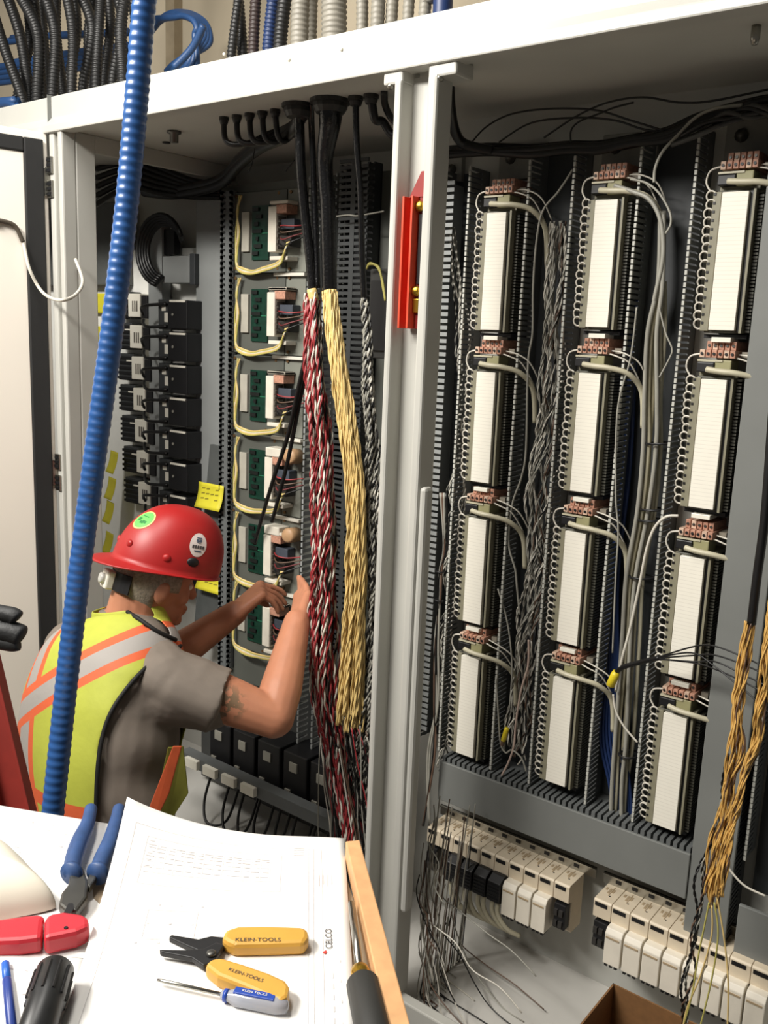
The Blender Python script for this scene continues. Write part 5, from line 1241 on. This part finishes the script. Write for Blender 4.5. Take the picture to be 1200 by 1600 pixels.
# ---------------------------------------------------------------- vest
def vest_mat():
    m = mat('vest_lime', (176, 182, 66), .65, var=.05, scale=25, bump=.25, bscale=90); nt = m.node_tree; bs = nt.nodes['Principled BSDF']
    col = bs.inputs['Base Color'].links[0].from_socket
    tc = nt.nodes.new('ShaderNodeTexCoord'); sp = nt.nodes.new('ShaderNodeSeparateXYZ'); nt.links.new(tc.outputs['Object'], sp.inputs[0])
    def band(A, B, ws, wo, col, off=0.0):
        d = Vector((B.x-A.x, 0, B.z-A.z)).normalized(); nx, nz = -d.z, d.x; c0 = -(nx*A.x + nz*A.z) - off
        a = nt.nodes.new('ShaderNodeMath'); a.operation = 'MULTIPLY_ADD'; a.inputs[1].default_value = nx; a.inputs[2].default_value = c0; nt.links.new(sp.outputs['X'], a.inputs[0])
        e = nt.nodes.new('ShaderNodeMath'); e.operation = 'MULTIPLY_ADD'; e.inputs[1].default_value = nz; nt.links.new(sp.outputs['Z'], e.inputs[0]); nt.links.new(a.outputs[0], e.inputs[2])
        ab = nt.nodes.new('ShaderNodeMath'); ab.operation = 'ABSOLUTE'; nt.links.new(e.outputs[0], ab.inputs[0])
        for w, c in ((wo, srgb(214, 96, 54)), (ws, srgb(160, 155, 150))):
            l = nt.nodes.new('ShaderNodeMath'); l.operation = 'LESS_THAN'; l.inputs[1].default_value = w; nt.links.new(ab.outputs[0], l.inputs[0])
            mx = nt.nodes.new('ShaderNodeMix'); mx.data_type = 'RGBA'; nt.links.new(l.outputs[0], mx.inputs[0]); nt.links.new(col, mx.inputs[6]); mx.inputs[7].default_value = c
            col = mx.outputs[2]
        return col
    col = band(W(48, 1250, 2.25), W(98, 985, 2.42), .028, .052, col)
    col = band(W(24, 1118, 2.36), W(240, 1002, 2.30), .021, .043, col)
    col = band(W(90, 1246, 2.2), W(290, 1268, 2.15), .0, .016, col)
    nt.links.new(col, bs.inputs['Base Color'])
    return m
VEST = vest_mat()
vm = MB(); torso(vm, 1.0, .014, n=96, i0=0, i1=7, cap=False)
vv = [Vector(p) for p in vm.v]
# denser rows
def px_of(p):
    d = p - CAM; z = d.dot(FW); return 600 + FPX*d.dot(RX)/z, 800 + FPX*d.dot(DN)/z
arm_curve = [(330, 985), (292, 1003), (268, 1018), (232, 1040), (198, 1076), (172, 1116), (158, 1160), (152, 1210), (150, 1262)]
neck_curve = [(120, 930), (160, 936), (185, 948), (215, 966), (245, 986), (275, 1000), (330, 1004)]
def curve_x(y):
    for (x0, y0), (x1, y1) in zip(arm_curve, arm_curve[1:]):
        if y0 <= y <= y1: return x0 + (x1-x0)*(y-y0)/(y1-y0)
    return 999 if y < 985 else 150
def curve_y(x):
    for (x0, y0), (x1, y1) in zip(neck_curve, neck_curve[1:]):
        if x0 <= x <= x1: return y0 + (y1-y0)*(x-x0)/(x1-x0)
    return 0 if x < 120 else 1004
keep = []
yc = Vector((0, 1, 0))
cen = {}
for f in vm.f:
    c = sum((vv[i] for i in f), Vector((0, 0, 0)))/len(f); x, y = px_of(c)
    back = (c - SPN[4][0]).dot(yc) < .10
    if back and x > curve_x(y): continue
    if back and y < curve_y(x): continue
    keep.append(f)
vm.f = keep; vm.mi = [0]*len(keep)
vest = vm.build('vest', VEST, person, smooth=True, solid=.004)
md = vest.modifiers.new('sub', 'SUBSURF'); md.levels = 1; md.render_levels = 1
full = MB(); torso(full, 1.0, .017, n=64, cap=False)
tree = BVHTree.FromPolygons([Vector(v) for v in full.v], full.f)
def on_body(curve, per=6, lift=.002):
    out = []
    for p in smooth_path([Vector((x, y, 0)) for x, y in curve], per):
        d = (W(p.x, p.y, 1)-CAM).normalized(); h = tree.ray_cast(CAM, d)
        if h[0] is not None: out.append(h[0] - d*lift)
    return out
TRIM = mat('trim_black', (18, 18, 18), .7)
for cv in (arm_curve[1:], neck_curve[1:6]):
    P = on_body(cv)
    if len(P) > 2: MB().tube(P, .0055, 6).build('vest_trim', TRIM, person, smooth=True)
# front flap of the vest showing under the right arm
fp = [W(262, 1168, 2.16), W(286, 1166, 2.2), W(294, 1240, 2.2), W(262, 1290, 2.16), W(236, 1290, 2.13)]
MB().prism(fp, FW*.006).build('vest_flap', mat('vest_olive', (150, 150, 60), .7), person, bevel=.002)
fp = [W(270, 1166, 2.148), W(284, 1166, 2.158), W(264, 1240, 2.14), W(240, 1290, 2.12), W(222, 1290, 2.11)]
MB().prism(fp, FW*.006).build('flap_stripe', mat('vest_orange', (196, 86, 46), .65), person, bevel=.002)
# ---------------------------------------------------------------- hair
hm = MB(); hm.ell(hp(-.006, 0, .012), HF*.103, HR*.0815, HU*.118, 40, 28)
kp = []
for f in hm.f:
    c = sum((Vector(hm.v[i]) for i in f), Vector((0, 0, 0)))/len(f) - H
    ff, uu = c.dot(HF), c.dot(HU)
    if ff < .045 - (0.06 if uu < -.01 else 0) and uu > -.085 - .3*min(0, ff+.03)*.2 and uu < .07: kp.append(f)
hm.f = kp; hm.mi = [0]*len(kp)
hm.build('hair', mat('hair_grey', (150, 140, 124), .75, var=.3, scale=160, bump=.8, bscale=250), person, smooth=True, solid=.006)
# ---------------------------------------------------------------- hard hat worn back to front
HATR = mat('hat_red', (164, 32, 32), .42, var=.04, scale=10)
HC = hp(.020, 0, .040)
def hat_pt(phi, v, off=0.0):          # v: 0 at the crown, 1 at the rim
    a, bb, hh = .144+off, .114+off, .165+off
    th = v*math.pi/2; sq = math.sin(th)**.85
    return HC + (HF*math.cos(phi)*a + HR*math.sin(phi)*bb)*sq + HU*(hh*math.cos(th)**.92) + HF*.016*math.cos(th)
def hat_grid(u, w):
    phi = u*6.2832
    if w <= .8: return hat_pt(phi, w/.8)
    q = (w-.8)/.2; p = hat_pt(phi, 1.0)
    back = max(0, -math.cos(phi))**2.2; out = .006 + .052*back
    d = (HF*math.cos(phi)*1.1 + HR*math.sin(phi)).normalized()
    return p + d*out*q - HU*(.004 + .012*back)*q
hat = MB().grid(hat_grid, 64, 30, cu=True).build('hard_hat', HATR, person, smooth=True, solid=.003)
hat['label'] = 'glossy red hard hat worn backwards with two round stickers'
for ph, v in ((160, .84), (112, .88), (205, .86)):
    p = hat_pt(math.radians(ph), v); nrm = (p-HC).normalized()
    MB().ell(p, nrm*.007, HU*.011, nrm.cross(HU).normalized()*.011, 12, 8).build('rivet_boss', HATR, hat, smooth=True)
def patch(phc, vc, rp, rv, m, name, off, parent, squash=1):
    ph0 = math.radians(phc); c0 = hat_pt(ph0, vc, off); nrm = (hat_pt(ph0, vc, .05)-hat_pt(ph0, vc, 0)).normalized()
    kx = (hat_pt(ph0+.01, vc)-hat_pt(ph0-.01, vc)).length/.02; kv = (hat_pt(ph0, vc+.01)-hat_pt(ph0, vc-.01)).length/.02
    f = lambda u, w: hat_pt(ph0 - rp*w*math.cos(u*6.2832)/kx, vc - rv*w*math.sin(u*6.2832)/kv, off)
    return MB().grid(f, 28, 4, cu=True).build(name, m, parent, smooth=True), lambda x, y, o=0: hat_pt(ph0 - x/kx, vc - y/kv, off+o)
gs, gf = patch(166, .55, .030, .031, mat('sticker_lime', (206, 226, 130), .5), 'green_sticker', .0022, hat)
patch(166, .55, .026, .027, mat('sticker_green', (104, 206, 92), .5), 'green_disc', .0028, hat)
def blot(f, rects, m, name, parent):
    mb = MB()
    for x0, x1, y0, y1 in rects: mb.add([f(x0, y0, .0012), f(x1, y0, .0012), f(x1, y1, .0012), f(x0, y1, .0012)], [(0, 1, 2, 3)])
    return mb.build(name, m, parent)
blot(gf, [(-.017, -.006, -.008, .002), (-.003, .002, -.014, -.006), (.003, .009, -.014, -.003), (.010, .016, -.012, -.004), (-.012, .010, .008, .011)], mat('print_green', (40, 120, 60), .6), 'green_print', hat)
wsx, wf = patch(82, .68, .0245, .031, mat('sticker_white', (226, 214, 208), .5), 'white_sticker', .0022, hat)
blot(wf, [(-.008, -.002, .006, .013), (-.001, .008, .006, .009), (-.001, .008, .010, .013), (-.008, .008, .015, .018), (-.006, .006, .003, .005)], mat('print_slate', (70, 84, 104), .6), 'sticker_emblem', hat)
blot(wf, [(-.017, -.012, -.011, -.003), (-.010, -.005, -.011, -.003), (-.003, .002, -.011, -.003), (.004, .009, -.011, -.003), (.011, .017, -.011, -.003)], INKD, 'sticker_lettering', hat)
blot(wf, [(-.010, .010, -.019, -.016)], MATS['print_slate'], 'sticker_line', hat)
p = hat_pt(math.radians(84), .87); MB().ell(p, (p-HC).normalized()*.008, HU*.013, HF*.017, 14, 8).build('lamp_clip', BLACK, hat, smooth=True)
# suspension band and ratchet at the nape
sb = [hp(-.112*math.cos(math.radians(a)), .092*math.sin(math.radians(a)), -.018) for a in range(-40, 42, 8)]
mb = MB(); mb.grid(lambda u, w: sb[int(round(u*(len(sb)-1)))] + HU*(.024*(w*2-1)), len(sb)-1, 1); mb.build('suspension_band', BLACK, hat, solid=.006)
q = hp(-.122, -.006, -.020)
MB().obox(q, HF*.012, HR*.022, HU*.024).build('ratchet_plate', LABELW, hat, bevel=.005)
MB().lathe([(.014, 0), (.014, .010), (.008, .012)], q - HF*.012, -HF, 14).build('ratchet_knob', mat('knob_clear', (190, 190, 184), .3), hat, smooth=True)

# drop helper properties
for o in bpy.data.objects:
    if '_abs' in o: del o['_abs']
